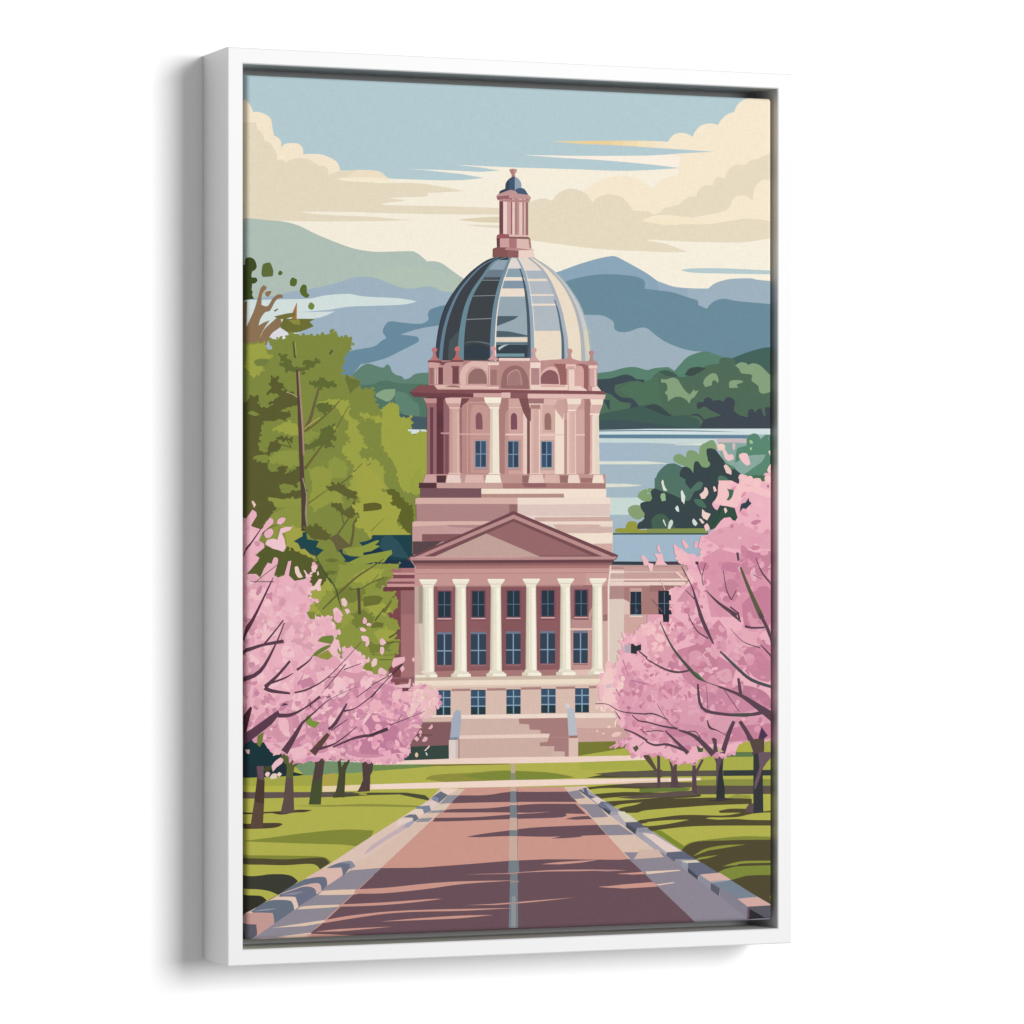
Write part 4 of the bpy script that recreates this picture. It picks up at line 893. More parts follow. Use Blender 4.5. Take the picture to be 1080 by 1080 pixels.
for i in range(64):
    x, y = random.uniform(520, 1500), random.uniform(4900, 5440)
    if inside(INNER, x, y): blob(random.choice(['f0aac5', 'f4b6cb', 'e69bbb', 'cf86aa']), x, y, random.uniform(10, 26), .3, 6, 1.3)
fringe(LB, 30, 9, 20, ['efb3c8', 'f2bccb', 'eaa9c2', 'f4c6cf'], lambda x, y: x > 560 and y < 4800)
fringe(LB, 24, 10, 24, ['eaa6c1', 'efb3c8', 'e09bba', 'd68eb0'], lambda x, y: x > 300 and y >= 4800)
# loose leaves and loose petals
o(0, 3)
for c, s in (('f0b4c8', "340,360! 350,330 380,312! 410,318! 400,345 370,370!"), ('ecb0c6', "240,450! 255,410 300,400! 315,430 290,470 255,475!"), ('f3c7cf', "250,525! 270,490 320,480! 345,490! 370,400! 400,395! 460,385! 450,410! 380,440! 400,480! 412,550! 390,585! 350,570! 310,560!"),
             ('f3c3cc', "365,420! 400,390 460,388! 440,415 395,430!"), ('f0cfc6', "480,705! 505,700 520,740! 545,785! 510,790 485,750!"), ('f2c9cc', "550,730! 565,735 590,780! 575,780!"), ('f3ccc9', "630,860! 670,800! 695,800! 680,850! 690,890! 660,895!"),
             ('f0d0c0', "655,750! 665,738 672,765! 660,775!"), ('efc9bf', "145,190! 155,180 180,210! 165,237!"), ('f1c9c6', "610,700! 640,690 655,720! 630,740 615,730!"), ('f0c6c4', "845,960! 870,950 895,985! 880,1020 850,1005!"), ('f1c3c8', "870,1040! 900,1035 915,1060! 890,1080!"), ('f2c5c9', "780,1040! 810,1025 845,1060! 860,1090! 790,1110!")):
    C(c, s)
o(0, 4)
for c, s in (('7d8a2e', "570,-20! 640,-20! 640,40! 600,35!"), ('718632', "660,210! 700,175 780,165! 790,190! 770,235! 690,220!"), ('6c8030', "615,330! 650,290 720,250 790,235! 740,270 650,330!"), ('8f9233', "650,330! 740,280! 780,330! 740,360! 690,350!"), ('7a9433', "565,810! 600,795! 620,840! 680,855! 640,900! 600,885! 570,860!"), ('6f7c32', "190,960! 240,930! 230,1000! 210,1050! 185,1030!"),
             ('7f8b2c', "1010,430! 1040,385 1090,390! 1090,440!")):
    C(c, s)
for x, y, r in ((820, 20, 40), (1030, 50, 22), (1015, 120, 22), (1030, 190, 26), (1050, 228, 20), (805, 230, 30), (790, 280, 34), (800, 150, 26), (1060, 80, 16), (745, 105, 26)):
    blob(random.choice(['f2bccb', 'f3c4cc', 'f0b0c6']), x + _o[0], y + _o[1], r, .2, 7, 1.3)
o(1, 4)
C('eeb3c6', "160,400! 175,350 220,340 262,335! 262,370 225,395 195,410 170,425!"); C('eebcc9', "65,200! 90,190 120,225! 90,245 68,235!"); C('f0bfc6', "70,260! 95,258 102,290 85,325! 68,300!"); C('efc5c8', "0,380! 20,350 45,355 40,400 5,418!"); C('eebcc8', "50,460! 70,420 125,450! 110,480 80,475!"); C('eeb2c4', "225,430! 245,402 262,430! 240,460!")
C('eeb8c4', "315,360! 330,338 340,355 332,380!"); C('efbcc9', "190,560! 290,550! 300,510! 310,512! 305,580! 200,580!"); random.seed(3)
scatter(smooth(rd("300,620! 420,590! 440,560 480,600! 515,640 520,740! 470,800! 300,800!")), 46, 14, 36, lambda x, y: random.choice(['f3cfc6', 'f0c6c6', 'ecbcc2', 'f1bccb', 'e6bdb2']), .35)
C('f0bcc8', "415,600 435,580 460,610 445,640 420,635"); C('f2b6c6', "420,700! 450,660 470,625! 475,660 440,700!"); C('eebbc0', "505,720! 520,705! 535,740! 520,755!")
C('e9b4c0', "300,880! 340,865! 370,870! 400,900! 350,900!"); C('e9b3bd', "445,905! 475,868! 482,890 465,910!"); C('e7b0b9', "395,1000! 420,965! 442,975! 435,1000 410,1010!"); C('eab4bf', "335,985! 355,965 375,985! 360,1008!"); C('e9aebb', "370,935! 385,912! 398,930 385,955!")
for x, y, r in ((312, 695, 14), (310, 740, 11), (268, 650, 40), (300, 630, 24), (327, 655, 7), (385, 960, 8), (340, 940, 9), (30, 710, 46), (200, 640, 34), (200, 570, 12)):
    blob(random.choice(['efb0c4', 'f2bcc8']), x + _o[0], y + _o[1], r, .3, 7, 1.1)
C('f0cfc8', "412,1080! 455,1036! 455,1050 425,1080!")
o(1, 5)
E('e3c7a5', 355, 32, 13, 19); C('dfe6e0', "425,15! 432,12 442,36! 432,36!"); C('eeb2c8', "250,0! 300,-10! 312,18! 285,12!"); C('f0a9c8', "80,10! 150,-10! 160,40! 110,50!")
o(0, 5)
for c, s in (('f0bfc8', "300,120! 330,80 370,52! 392,70 380,100! 340,130! 310,165!"), ('f0b9cb', "425,-10! 540,-40! 590,10! 520,60! 470,80! 460,30!"), ('e3d0c0', "285,210! 310,180 340,180! 345,215! 300,225!"), ('eed3cf', "340,190! 360,168 382,185! 360,205!"), ('f0c8cc', "248,185! 265,165 290,175! 275,205 255,200!"),
             ('eeaccb', "690,30! 720,10 750,25! 760,55! 720,60!"), ('e1adbf', "95,-10! 130,-10! 128,25! 110,20!"), ('e7b9c6', "310,40! 320,-10! 360,-20! 340,30!")):
    C(c, s)
# branches, left
o(0, 3)
BR = '5b3a4c'
L('5a2f44', [26, 14, 5], "60,620 130,530 235,375"); L('5b6430', [6], "170,830 240,770 355,680"); L('5b3a4c', [4, 8], "135,820 320,822"); L('5a2f44', [4, 12, 16, 26, 34, 44], "315,785 270,880 180,1070 120,1180 60,1290")
L('6d5a34', [5], "225,440 300,385 340,375")
o(0, 4)
L('5b3a4c', [36, 30, 22, 30], "40,310 130,275 240,240 395,212"); L(BR, [10, 16], "392,45 320,140 240,238"); L(BR, [8, 12, 30, 40], "400,65 335,230 210,450 50,525"); L(BR, [3], "385,150 378,195"); L(BR, [3], "60,80 135,35")
L(BR, [18, 22, 34], "445,368 350,480 250,575"); L(BR, [6, 14, 18], "470,465 400,505 290,545"); L(BR, [34, 30, 16], "245,580 300,605 445,625"); L(BR, [14, 14, 8, 3], "480,620 600,585 760,480 1000,220")
L(BR, [20, 12, 6], "498,440 590,370 620,330"); L(BR, [6], "740,500 795,492"); L(BR, [6, 8], "722,590 880,395"); L(BR, [5, 8], "1000,388 865,438")
F('4a2432', "50,805 100,780 135,728 148,740 130,820 110,920 100,960 50,1050")
F(BR, "50,960 110,930 220,850 350,758 365,790 300,870 200,950 120,1010 50,1060"); L(BR, [36, 28, 12, 22], "350,800 450,795 560,740 680,650"); L(BR, [10], "600,700 608,735"); F(BR, "375,725 395,700 435,712 400,722")
L(BR, [22, 12, 5, 3], "540,860 640,770 760,670 970,570"); L(BR, [8], "728,655 760,652"); L(BR, [60, 40, 18], "400,1090 470,980 545,850"); 
L(BR, [22, 28, 12], "745,910 800,860 890,705"); L(BR, [6, 9], "895,830 765,920"); L(BR, [16, 8, 10], "865,765 960,740 1080,650"); L(BR, [6, 8], "965,658 1080,570"); L('5f4336', [60, 30], "620,1100 745,945"); L(BR, [30, 12, 5], "640,1070 800,1020 970,885"); L(BR, [12, 20, 24], "780,1050 960,975 1100,955")
o(1, 4)
L('4a3340', [24, 28], "-10,960 130,905"); L('5b3a48', [8, 6, 3], "145,875 280,825 420,765"); L(BR, [5], "210,838 242,790"); L('4a3340', [14, 6, 14], "0,655 110,530 245,395"); L('6a5a3a', [8], "0,560 140,485")
# blossom, right
o(0, 0)
PF = smooth([(x, y, False) for x, y in ((2900, 4760), (2960, 4690), (3040, 4620), (3040, 4500), (3100, 4480), (3160, 4700), (3100, 5000), (3000, 5080), (2930, 5060), (2860, 5070), (2880, 4980), (2865, 4880))])
random.seed(5)
scatter(PF, 70, 14, 40, lambda x, y: random.choice(['f0c6c0', 'f4cfc5', 'efbfc2', 'f2b9c6', 'edb0c2', 'f6d8ca']), .35)
o(3, 3)
random.seed(23)
o(0, 0)
RB = C('efb0c6', "4700,3180! 4160,3200! 4120,3280! 4060,3250! 4030,3235! 3960,3240! 3960,3290! 3900,3260! 3870,3300! 3850,3290! 3815,3265 3795,3300! 3790,3400! 3750,3440 3765,3480 3790,3495! 3812,3450! 3925,3478! 3950,3560! 3915,3580! 3890,3550! 3800,3565 3770,3600 3760,3650! 3710,3690! 3660,3700! 3640,3790! 3680,3820! 3670,3880! 3590,3890! 3560,3880! 3540,3850! 3500,3800! 3450,3760! 3455,3800! 3500,3900! 3560,3940! 3560,4000! 3600,4060! 3500,4110! 3410,4140! 3415,4200! 3440,4260! 3380,4330! 3320,4360! 3250,4395! 3210,4400! 3180,4430! 3120,4500! 3070,4480! 3050,4540! 3070,4600! 3020,4640! 3010,4700! 2990,4790! 3000,4830! 2985,4900! 3010,4960! 2980,5040! 3000,5090! 3020,5160! 3080,5220! 3100,5300! 3040,5320! 2965,5360! 3000,5375! 3060,5330! 3150,5450! 3240,5420! 3360,5440! 3480,5500! 3600,5500! 3720,5420! 3830,5450! 3940,5410! 4000,5350! 4100,5360! 4200,5350! 4700,5300!")
RI = [(p[0], p[1]) for p in RB]
def rp(x, y):
    d = max(0, min(1, (y - 3700) / 500)) * .5 + max(0, min(1, (x - 3200) / 600)) * .35
    if y < 3750: d = .1
    if random.random() < d: return random.choice(['c97c9e', 'd489a8', 'cf82a3', 'd98fad', 'dd97b3'])
    return random.choice(['eeb0c6', 'e9a5bf', 'f1b6c9', 'e49bb8', 'df95b3'])
o(3, 3)
for c, s in (('f6c3c6', "560,20! 660,20! 700,60! 760,0! 860,60 960,100! 1300,100! 1300,160! 940,150 800,110 700,230! 590,220! 520,200! 560,120!"), ('e3a0b8', "440,470! 560,400! 650,380! 680,350! 800,390! 880,440! 980,420! 1300,420! 1300,600! 900,560! 700,560! 560,540!"), ('dc93b0', "420,640! 560,560! 700,600! 980,580! 1300,580! 1300,1100! 500,1100! 460,900!"),
             ('c9809f', "740,680! 860,610! 980,570! 1300,560! 1300,800! 900,780! 760,760!"), ('c9809f', "590,860! 640,800 720,820! 740,900! 680,980! 610,960!"), ('d28fab', "230,980! 300,880! 360,820! 420,900! 380,980!"), ('c97c9e', "880,860! 980,850! 1300,850! 1300,1200! 760,1200! 740,1000!")):
    C(c, s)
o(3, 4)
for c, s in (('cf84a3', "340,60! 480,120! 560,40! 620,120! 640,240! 560,330! 700,420! 660,560! 480,540! 420,620! 290,520! 260,440! 180,420! 240,280! 380,240!"), ('c77d9c', "330,260 520,220 560,300 520,480 420,440 340,380"), ('bf7898', "560,620 720,560 900,600 980,700 980,850 700,760 600,760"), ('bf7598', "380,880 560,840 620,960 520,1020 420,960"), ('c9809f', "740,260 900,200 980,260 980,520 820,480"),
             ('e8a8be', "640,160! 760,110 880,140! 900,240! 800,260! 660,230!"), ('e0a0b8', "630,240! 720,260 840,330! 830,400! 760,420! 700,380!"), ('e2a2ba', "540,460! 640,430 670,520! 620,545! 550,510!"), ('dfa0b8', "430,340! 470,320! 520,440! 500,480! 470,400!"), ('e4a3ba', "520,200! 580,190! 590,280! 540,360! 480,310!"),
             ('db94b0', "0,560! 200,520! 360,640! 380,860! 250,880! 60,820!"), ('e4a0b8', "0,0! 180,0! 360,120! 200,260! 220,430! 60,420! 0,300!")):
    C(c, s)
for c, s in (('dd9ab5', "-60,560! 200,600 420,640! 560,700! 1300,780! 1300,960! 900,1000! 700,1010! 640,1030! 300,1020! 0,1000! -200,900!"), ('cd84a6', "380,620! 520,560 700,600! 880,740! 640,800 440,780!"), ('d48fad', "60,900! 200,860 420,880! 600,960! 560,1020! 250,1060!"), ('c97d9f', "600,940! 760,880 1300,840! 1300,970! 900,985! 640,1010!"), ('e2a3bc', "-120,640! 40,600 240,660! 260,760! 120,840! -120,800!")):
    C(c, s)
o(2, 4)
for c, s in (('e09ab6', "840,480! 980,480! 1080,560! 1080,1000! 900,800! 830,700!"), ('f4c9c6', "700,560! 760,420! 830,430! 880,560! 840,700! 740,760!")):
    C(c, s)
def pt(cx, cy, n, sp, r0, r1, cols, g=RI, m=20):
    for _ in range(n):
        x, y = random.gauss(cx, sp), random.gauss(cy, sp)
        if shrink(g, x, y, m): blob(random.choice(cols), x, y, random.uniform(r0, r1), .35, random.choice((6, 7)), random.uniform(1, 1.4))
sc(RI, 60, 26, 60, rp, 60, .4)
sc(RI, 300, 12, 30, rp, 34, .4)
pt(3300, 4450, 70, 110, 12, 30, ['f3b9c6', 'f0b2c4', 'f5c3c6', 'e7a2b8'])
pt(3700, 4500, 70, 260, 10, 30, ['e4a4bd', 'dd98b4', 'c97d9f', 'e9adc4'])
pt(3600, 5100, 60, 200, 10, 26, ['e4a4bd', 'dd98b4', 'c97d9f'])
pt(3330, 4980, 90, 150, 10, 26, ['e7a2bb', 'ecabc2', 'd98fae', 'cf85a5'])
pt(2980, 4800, 40, 90, 10, 26, ['f5cdc8', 'efb0c6', 'e59fba', 'd78fb0'])
for x, y, r, c in ((2940+200, 4760+30, 20, 'd78bab'), (3180, 4950, 22, 'd286a9'), (3098, 5060, 15, 'b96f92'), (3190, 5050, 12, 'c07698')):
    blob(c, x, y, r, .2, 7, 1.3)
fringe(RB, 26, 11, 24, ['efb0c6', 'f0b6c8', 'e9a5bf', 'f3bfcb'], lambda x, y: x < 4250 and 3800 < y < 5200)
fringe(RB, 30, 10, 22, ['e39bb9', 'dd93b3', 'e7a4bf', 'd58aab'], lambda x, y: x < 4250 and y >= 5200)
# openings and petals
o(3, 3)
C('3f6b52', "620,175! 640,140 635,100 620,85! 680,95! 665,150 640,178!"); C('30404f', "725,270! 735,210 770,195! 795,155! 800,185! 818,200! 775,245! 750,240!"); C('41704f', "790,-20! 930,-20! 935,20 880,30 870,50! 830,30!"); C('2f5040', "560,300! 590,235 660,232 690,270 702,315 690,345! 670,310 600,318 530,400! 500,400!"); C('8a4a58', "940,75! 945,48 955,75!")
for c, s in (('dbe3cf', "110,30! 125,15 135,60 158,100! 130,100 118,70!"), ('8fb58c', "103,150! 110,125 140,125 145,180! 115,185!"), ('dbe6da', "262,110! 275,97 290,130 298,150 290,208! 268,180!"), ('f1d0c8', "410,130! 440,105 450,72! 470,85 478,125 450,165! 425,165!"), ('d7e3de', "218,240! 235,218 248,240! 250,270! 230,262!"),
             ('f0d3c8', "428,300! 430,245! 455,270! 498,285! 470,335! 440,320!"), ('d0dcd4', "352,340! 365,322 395,360! 380,382! 360,368!"), ('d7e1d9', "122,340! 130,328 150,380! 145,385!"), ('cfdcd4', "170,350! 190,330 203,355 180,405! 160,400!"), ('e9d8cc', "405,325! 425,325 448,355! 430,362!"), ('f3c8c9', "445,380! 470,360 492,400! 460,425!"),
             ('efc9c2', "515,70! 530,68 545,100! 525,112!"), ('f0cfc8', "600,245! 615,235 628,262! 612,282!"), ('efb3c4', "268,490! 290,495 330,545! 295,560! 280,525!"), ('e8afc4', "365,545! 375,500! 400,500! 395,550! 375,558!"), ('efb6c6', "75,540! 90,530 105,570! 105,600! 85,580!"),
             ('f2b9c8', "55,600! 120,600! 130,660! 160,690! 60,690! 80,640!"), ('f2b9c8', "205,530! 215,525 235,570! 270,575! 320,600! 330,660! 270,665! 220,610!"), ('f0b0c6', "310,600! 370,600! 400,640! 380,720! 350,680!"), ('f3c4c6', "0,670! 50,680! 40,740! 20,740!"), ('f4c6c0', "215,745! 240,740! 300,800! 270,800!")):
    C(c, s)
F('262b3a', "90,893 172,893 172,1080 195,1080 185,1045 172,1045 172,1140 125,1140 120,1060 90,1045"); L('5b7f92', [5], "90,993 170,993"); L('5b7f92', [5], "135,900 135,1080"); L('f4c9c6', [5], "95,770 140,890")
F('262b3a', "165,925 185,925 188,970 168,970")
o(3, 2)
for c, s in (('f3cfc0', "545,815! 590,808 612,830 600,860 560,862!"), ('d9b8c4', "668,810! 690,808 688,855 672,855!"), ('f1c6c9', "592,862! 610,852 635,895! 672,895 680,930! 640,945 610,925!"), ('f4c5c7', "720,895! 750,882 785,890 800,930 810,970! 780,980 740,945 722,915!"), ('f0c6c4', "598,985! 620,975 660,1020! 660,1055! 620,1040!"), ('f4c3c6', "712,1080! 730,1050 780,1060! 800,1120! 740,1110!"),
             ('eaded0', "950,870! 975,860 1000,870! 1000,900! 965,900!"), ('f1c9c6', "938,1020! 960,975 1000,970! 1000,1040! 950,1040!"), ('f4c6c4', "918,1080! 935,1055 980,1070! 980,1120! 925,1120!"), ('a3c58e', "800,785! 820,782 832,805! 810,810!"), ('b5d29a', "805,845! 815,835 822,850! 812,862!")):
    C(c, s)
for x, y, r in ((800+0, 1100, 34), (860, 1120, 40)):
    blob('f6c3c6', x + _o[0], y + _o[1], r, .2)
o(2, 4)
for c, s in (('f6cfc6', "680,920! 690,915 698,930! 688,935!"), ('f6d6c6', "730,940! 745,938 745,948! 732,950!"), ('f5cdbc', "765,885! 790,880 798,895! 775,900!"), ('f1d6bc', "820,860! 838,825 842,850 828,905!"), ('f2c3bf', "795,960! 830,930 880,935! 860,965! 810,972!"), ('f3bcc6', "700,600! 712,560 745,560! 740,640! 710,700!"), ('2c3238', "952,235! 970,232! 990,250! 1033,235! 1033,285! 1000,290! 1000,315! 952,308!"), ('b7a9b6', "902,240! 950,240! 950,305! 902,302!"), ('d4bcc2', "755,560! 800,550! 800,580! 760,585!")):
    C(c, s)
o(2, 3)
C('f0b8c6', "1030,620! 1050,612 1080,640! 1100,690! 1060,695!")
# branches, right
DK = '5a4150'
o(3, 3)
L(DK, [20, 16], "706,590 716,655"); L('5a5a40', [16, 26, 34, 40], "730,705 790,860 850,1000 900,1110"); L(DK, [4, 12, 16], "850,630 900,750 1000,870"); L(DK, [4, 8, 10], "595,725 620,880 660,965"); L(DK, [8, 5], "660,965 700,885")
L(DK, [4, 10, 20, 30], "270,700 350,860 380,960 430,1120"); L(DK, [5, 9], "300,885 370,960"); L(DK, [5, 8], "458,670 430,780 440,850"); L(DK, [7], "390,680 425,770"); F('4a3a44', "375,662 402,660 402,685 380,685"); L(DK, [5, 20, 36], "460,890 560,990 700,1090"); L(DK, [5], "830,765 895,800"); L(DK, [12], "650,1020 720,1075")
o(3, 4)
L(DK, [26, 30, 10], "410,-10 460,110 520,235"); L(DK, [5, 12], "320,0 390,130 480,190"); L(DK, [26, 10], "660,-10 735,60"); L(DK, [14], "710,-10 725,40"); L(DK, [24, 26, 30], "880,-10 940,110 1000,260"); L(DK, [20, 14], "765,92 820,106 920,104"); L(DK, [3, 6, 8], "650,110 750,215 885,265"); L(DK, [8, 18], "888,240 1000,360")
L('4d5048', [6, 16, 26, 26, 6], "100,60 200,265 340,440 400,500 460,535"); F('3f6b44', "350,440 400,470 455,530 430,520 380,480"); L(DK, [8, 18, 14], "-10,350 130,430 240,458 340,440"); L(DK, [5, 8], "460,535 560,570"); L(DK, [12, 26, 50, 80], "555,570 730,640 880,740 1020,840")
L('4a4b52', [12, 22, 26, 22], "570,292 700,420 820,520 1000,582"); L('8b8d90', [4], "600,310 700,400"); L(DK, [20, 26], "714,505 735,650"); L(DK, [5], "605,600 720,770"); L(DK, [14, 26, 24, 24, 34], "396,550 430,740 600,790 800,795 920,770"); F('4a4f46', "650,785 800,780 830,795 780,812 680,808"); L(DK, [4], "465,570 475,755")
L(DK, [6, 20, 8, 5], "470,835 490,895 550,920 620,960"); L(DK, [26, 34, 40], "680,845 640,940 590,1100"); L(DK, [28, 34, 70], "725,845 790,950 860,1100"); F('4b3352', "870,985 895,890 945,960 915,985"); 
F('b0ae3a', "690,1090 720,1030 800,1000 830,1090"); F('a8a83c', "915,1090 920,1010 975,995 1000,1090"); F('57463f', "815,1000 845,985 918,985 915,1090 850,1090"); F('c9b089', "440,1060 560,1050 600,1090 440,1090")
F(DK, "505,985 520,975 545,990 545,1030 555,1090 515,1090 520,1030")
L(DK, [12, 30, 50], "245,915 380,970 520,1110"); L(DK, [4, 6], "75,705 165,850 240,912"); L(DK, [10, 18], "-10,850 120,885 240,905"); L(DK, [10, 12, 7], "-10,785 60,790 160,835"); L(DK, [8], "310,930 380,930 420,985"); L(DK, [8, 34], "140,920 320,1100"); L(DK, [14, 22], "-10,1005 60,1035 160,1030 300,1080"); L(DK, [8], "-10,930 60,920 130,925")
F('4c5a34', "385,1035 420,1060 440,1055 435,1090 400,1090")
o(2, 4)
L(DK, [7, 6, 12], "675,708 770,712 880,770 1080,790"); L(DK, [6, 10], "830,768 870,830"); L(DK, [6, 14], "960,795 1010,840 1080,852"); L(DK, [10, 18], "900,910 980,940 1080,1000"); L(DK, [10, 14], "1015,290 1080,345"); L('c27898', [10, 5], "890,360 930,480"); L('b9779a', [10], "950,520 1080,552"); L('a06a8c', [8], "835,590 870,650"); L(DK, [5], "1030,905 1080,955"); L(DK, [4], "1018,1045 1055,1010")
F('57563c', "965,1055 1000,1035 1015,1060 990,1090")
o(2, 3)
L('8a6478', [5], "1120,960 1200,1060"); 
FRAME_ALB, WALL_ALB, INK, SAT = 0.735, 0.94, 0.865, 0.95
LEDGE_Y, LEDGE_W = 0.055, 0.012
AMB = 0.34
def LIGHTS():
    c = Vector((FW / 2, 0, HZ + FH / 2))
    area('key_light', c + Vector((5.0, -11.6, 2.2)), c, 5.0, 1490)  # soft area lamp at upper right, no window; casts the shadow left and below
# ------------------------------------------------------------------ build
def lin(h):
    r = []
    for i in (0, 2, 4):
        c = int(h[i:i + 2], 16) / 255
        r.append(c / 12.92 if c <= 0.04045 else ((c + 0.055) / 1.055) ** 2.4)
    y = 0.2126 * r[0] + 0.7152 * r[1] + 0.0722 * r[2]
    return [y + (v - y) * SAT for v in r]
def mat(name, col, rough=0.5, spec=0.5):
    m = bpy.data.materials.new(name); m.use_nodes = True
    b = m.node_tree.nodes['Principled BSDF']
    b.inputs['Base Color'].default_value = (*col, 1); b.inputs['Roughness'].default_value = rough
    b.inputs['Specular IOR Level'].default_value = spec
    return m, m.node_tree, b
def node(nt, t, **kw):
    n = nt.nodes.new(t)
    for k, v in kw.items():
        if k in n.inputs: n.inputs[k].default_value = v
        else: setattr(n, k, v)
    return n

# frame lacquer
m_frame, nt, b = mat('white_lacquer', (FRAME_ALB,) * 3, 0.42, 0.35)
tc = node(nt, 'ShaderNodeTexCoord'); nz = node(nt, 'ShaderNodeTexNoise', Scale=900.0, Detail=3.0)
bp = node(nt, 'ShaderNodeBump', Strength=0.04, Distance=0.0004)
nt.links.new(tc.outputs['Object'], nz.inputs['Vector']); nt.links.new(nz.outputs['Fac'], bp.inputs['Height']); nt.links.new(bp.outputs['Normal'], b.inputs['Normal'])
# frame inside: the ledge behind the canvas
m_ledge, _, _ = mat('dark_ledge', (0.36, 0.36, 0.36), 0.8, 0.2)
# wall paint
m_wall, nt, b = mat('wall_paint', (WALL_ALB,) * 3, 0.9, 0.1)
tc = node(nt, 'ShaderNodeTexCoord'); nz = node(nt, 'ShaderNodeTexNoise', Scale=260.0, Detail=4.0)
bp = node(nt, 'ShaderNodeBump', Strength=0.03, Distance=0.0005)
nt.links.new(tc.outputs['Object'], nz.inputs['Vector']); nt.links.new(nz.outputs['Fac'], bp.inputs['Height']); nt.links.new(bp.outputs['Normal'], b.inputs['Normal'])
# printed canvas: ink colours with the weave of the cloth
m_print, nt, b = mat('printed_canvas', (1, 1, 1), 0.85, 0.12)
at = node(nt, 'ShaderNodeAttribute', attribute_name='Ink'); tc = node(nt, 'ShaderNodeTexCoord')
mp1 = node(nt, 'ShaderNodeMapping'); mp1.inputs['Scale'].default_value = (90, 1, 900)
mp2 = node(nt, 'ShaderNodeMapping'); mp2.inputs['Scale'].default_value = (900, 1, 90)
n1 = node(nt, 'ShaderNodeTexNoise', Scale=1.0, Detail=2.0); n2 = node(nt, 'ShaderNodeTexNoise', Scale=1.0, Detail=2.0)
for mp, n in ((mp1, n1), (mp2, n2)):
    nt.links.new(tc.outputs['Object'], mp.inputs['Vector']); nt.links.new(mp.outputs['Vector'], n.inputs['Vector'])
ad = node(nt, 'ShaderNodeMath', operation='ADD'); nt.links.new(n1.outputs['Fac'], ad.inputs[0]); nt.links.new(n2.outputs['Fac'], ad.inputs[1])
mr = node(nt, 'ShaderNodeMapRange'); mr.inputs['From Min'].default_value = 0.6; mr.inputs['From Max'].default_value = 1.4
mr.inputs['To Min'].default_value = INK * 0.94; mr.inputs['To Max'].default_value = INK * 1.06
nt.links.new(ad.outputs[0], mr.inputs['Value'])
vm = node(nt, 'ShaderNodeVectorMath', operation='SCALE'); nt.links.new(at.outputs['Color'], vm.inputs[0]); nt.links.new(mr.outputs['Result'], vm.inputs['Scale'])
nt.links.new(vm.outputs['Vector'], b.inputs['Base Color'])
bp = node(nt, 'ShaderNodeBump', Strength=0.25, Distance=0.0006)
nt.links.new(ad.outputs[0], bp.inputs['Height']); nt.links.new(bp.outputs['Normal'], b.inputs['Normal'])

def obj(name, verts, faces, mt, parent=None):
    me = bpy.data.meshes.new(name); me.from_pydata(verts, [], faces); me.update()
    ob_ = bpy.data.objects.new(name, me); COL.objects.link(ob_)
    for m in (mt if isinstance(mt, list) else [mt]): me.materials.append(m)
    if parent: ob_.parent = parent
    return ob_

HZ = 1.0        # height of the frame's lower edge above the floor line
root = bpy.data.objects.new('framed_canvas_print', None); COL.objects.link(root)
root.location = (0, 0, HZ)
root['label'] = 'canvas print of a pink domed building in a white floating frame on white wall'
root['category'] = 'framed picture'

# frame: four mitred rails, front face at y = 0 (towards the viewer is -y), back at y = FD
def frame_mesh():
    r = RAIL; bv = 0.0011
    # cross-section (inwards distance, depth), walked round the rail
    sec = [(0, FD), (0, bv), (bv, 0), (r - bv, 0), (r, bv), (r, LEDGE_Y), (r + LEDGE_W, LEDGE_Y), (r + LEDGE_W, LEDGE_Y + 0.008), (r, LEDGE_Y + 0.008), (r, FD)]
    vs = []; fs = []; mi = []
    n = len(sec)
    cor = [(0, 0, 1, 1), (FW, 0, -1, 1), (FW, FH, -1, -1), (0, FH, 1, -1)]
    for cx, cz, sx, sz in cor:
        for d, y in sec: vs.append((cx + sx * d, y, cz + sz * d))
    for k in range(4):
        a, b2 = k * n, ((k + 1) % 4) * n
        for i in range(n):
            j = (i + 1) % n
            fs.append((a + i, b2 + i, b2 + j, a + j)); mi.append(1 if 5 <= i <= 7 else 0)
    return vs, fs, mi
vs, fs, mi = frame_mesh()
fr_ob = obj('frame', vs, fs, [m_frame, m_ledge], root)
for p, k in zip(fr_ob.data.polygons, mi): p.material_index = k
import bmesh
bm = bmesh.new(); bm.from_mesh(fr_ob.data); bmesh.ops.recalc_face_normals(bm, faces=bm.faces); bm.to_mesh(fr_ob.data); bm.free()
hb = obj('backing_board', [(x, y, z) for x in (RAIL + .001, FW - RAIL - .001) for y in (LEDGE_Y + .0085, LEDGE_Y + .0115) for z in (RAIL + .001, FH - RAIL - .001)],
         [(0, 1, 3, 2), (4, 6, 7, 5), (0, 4, 5, 1), (2, 3, 7, 6), (0, 2, 6, 4), (1, 5, 7, 3)], m_ledge, root)

# canvas: every ink lies a few hundredths of a millimetre over the ones it overprints
bbs = []
levels = []
CELL = 0.02
gridd = {}
for c, pts in SHAPES:
    us = [p[0] for p in pts]; vv = [p[1] for p in pts]
    b0 = (min(us), min(vv), max(us), max(vv))
    lv = 0; cells = []
    for i in range(int(max(b0[0], -.03) // CELL), int(min(b0[2], CW + .03) // CELL) + 1):
        for j in range(int(max(b0[1], -.03) // CELL), int(min(b0[3], CH + .03) // CELL) + 1):
            cells.append((i, j))
    k = len(bbs)
    for cc in cells:
        for q in gridd.get(cc, ()):
            if levels[q] >= lv:
                q0 = bbs[q]
                if q0[0] <= b0[2] and q0[2] >= b0[0] and q0[1] <= b0[3] and q0[3] >= b0[1]: lv = levels[q] + 1
    for cc in cells: gridd.setdefault(cc, []).append(k)
    bbs.append(b0); levels.append(lv)
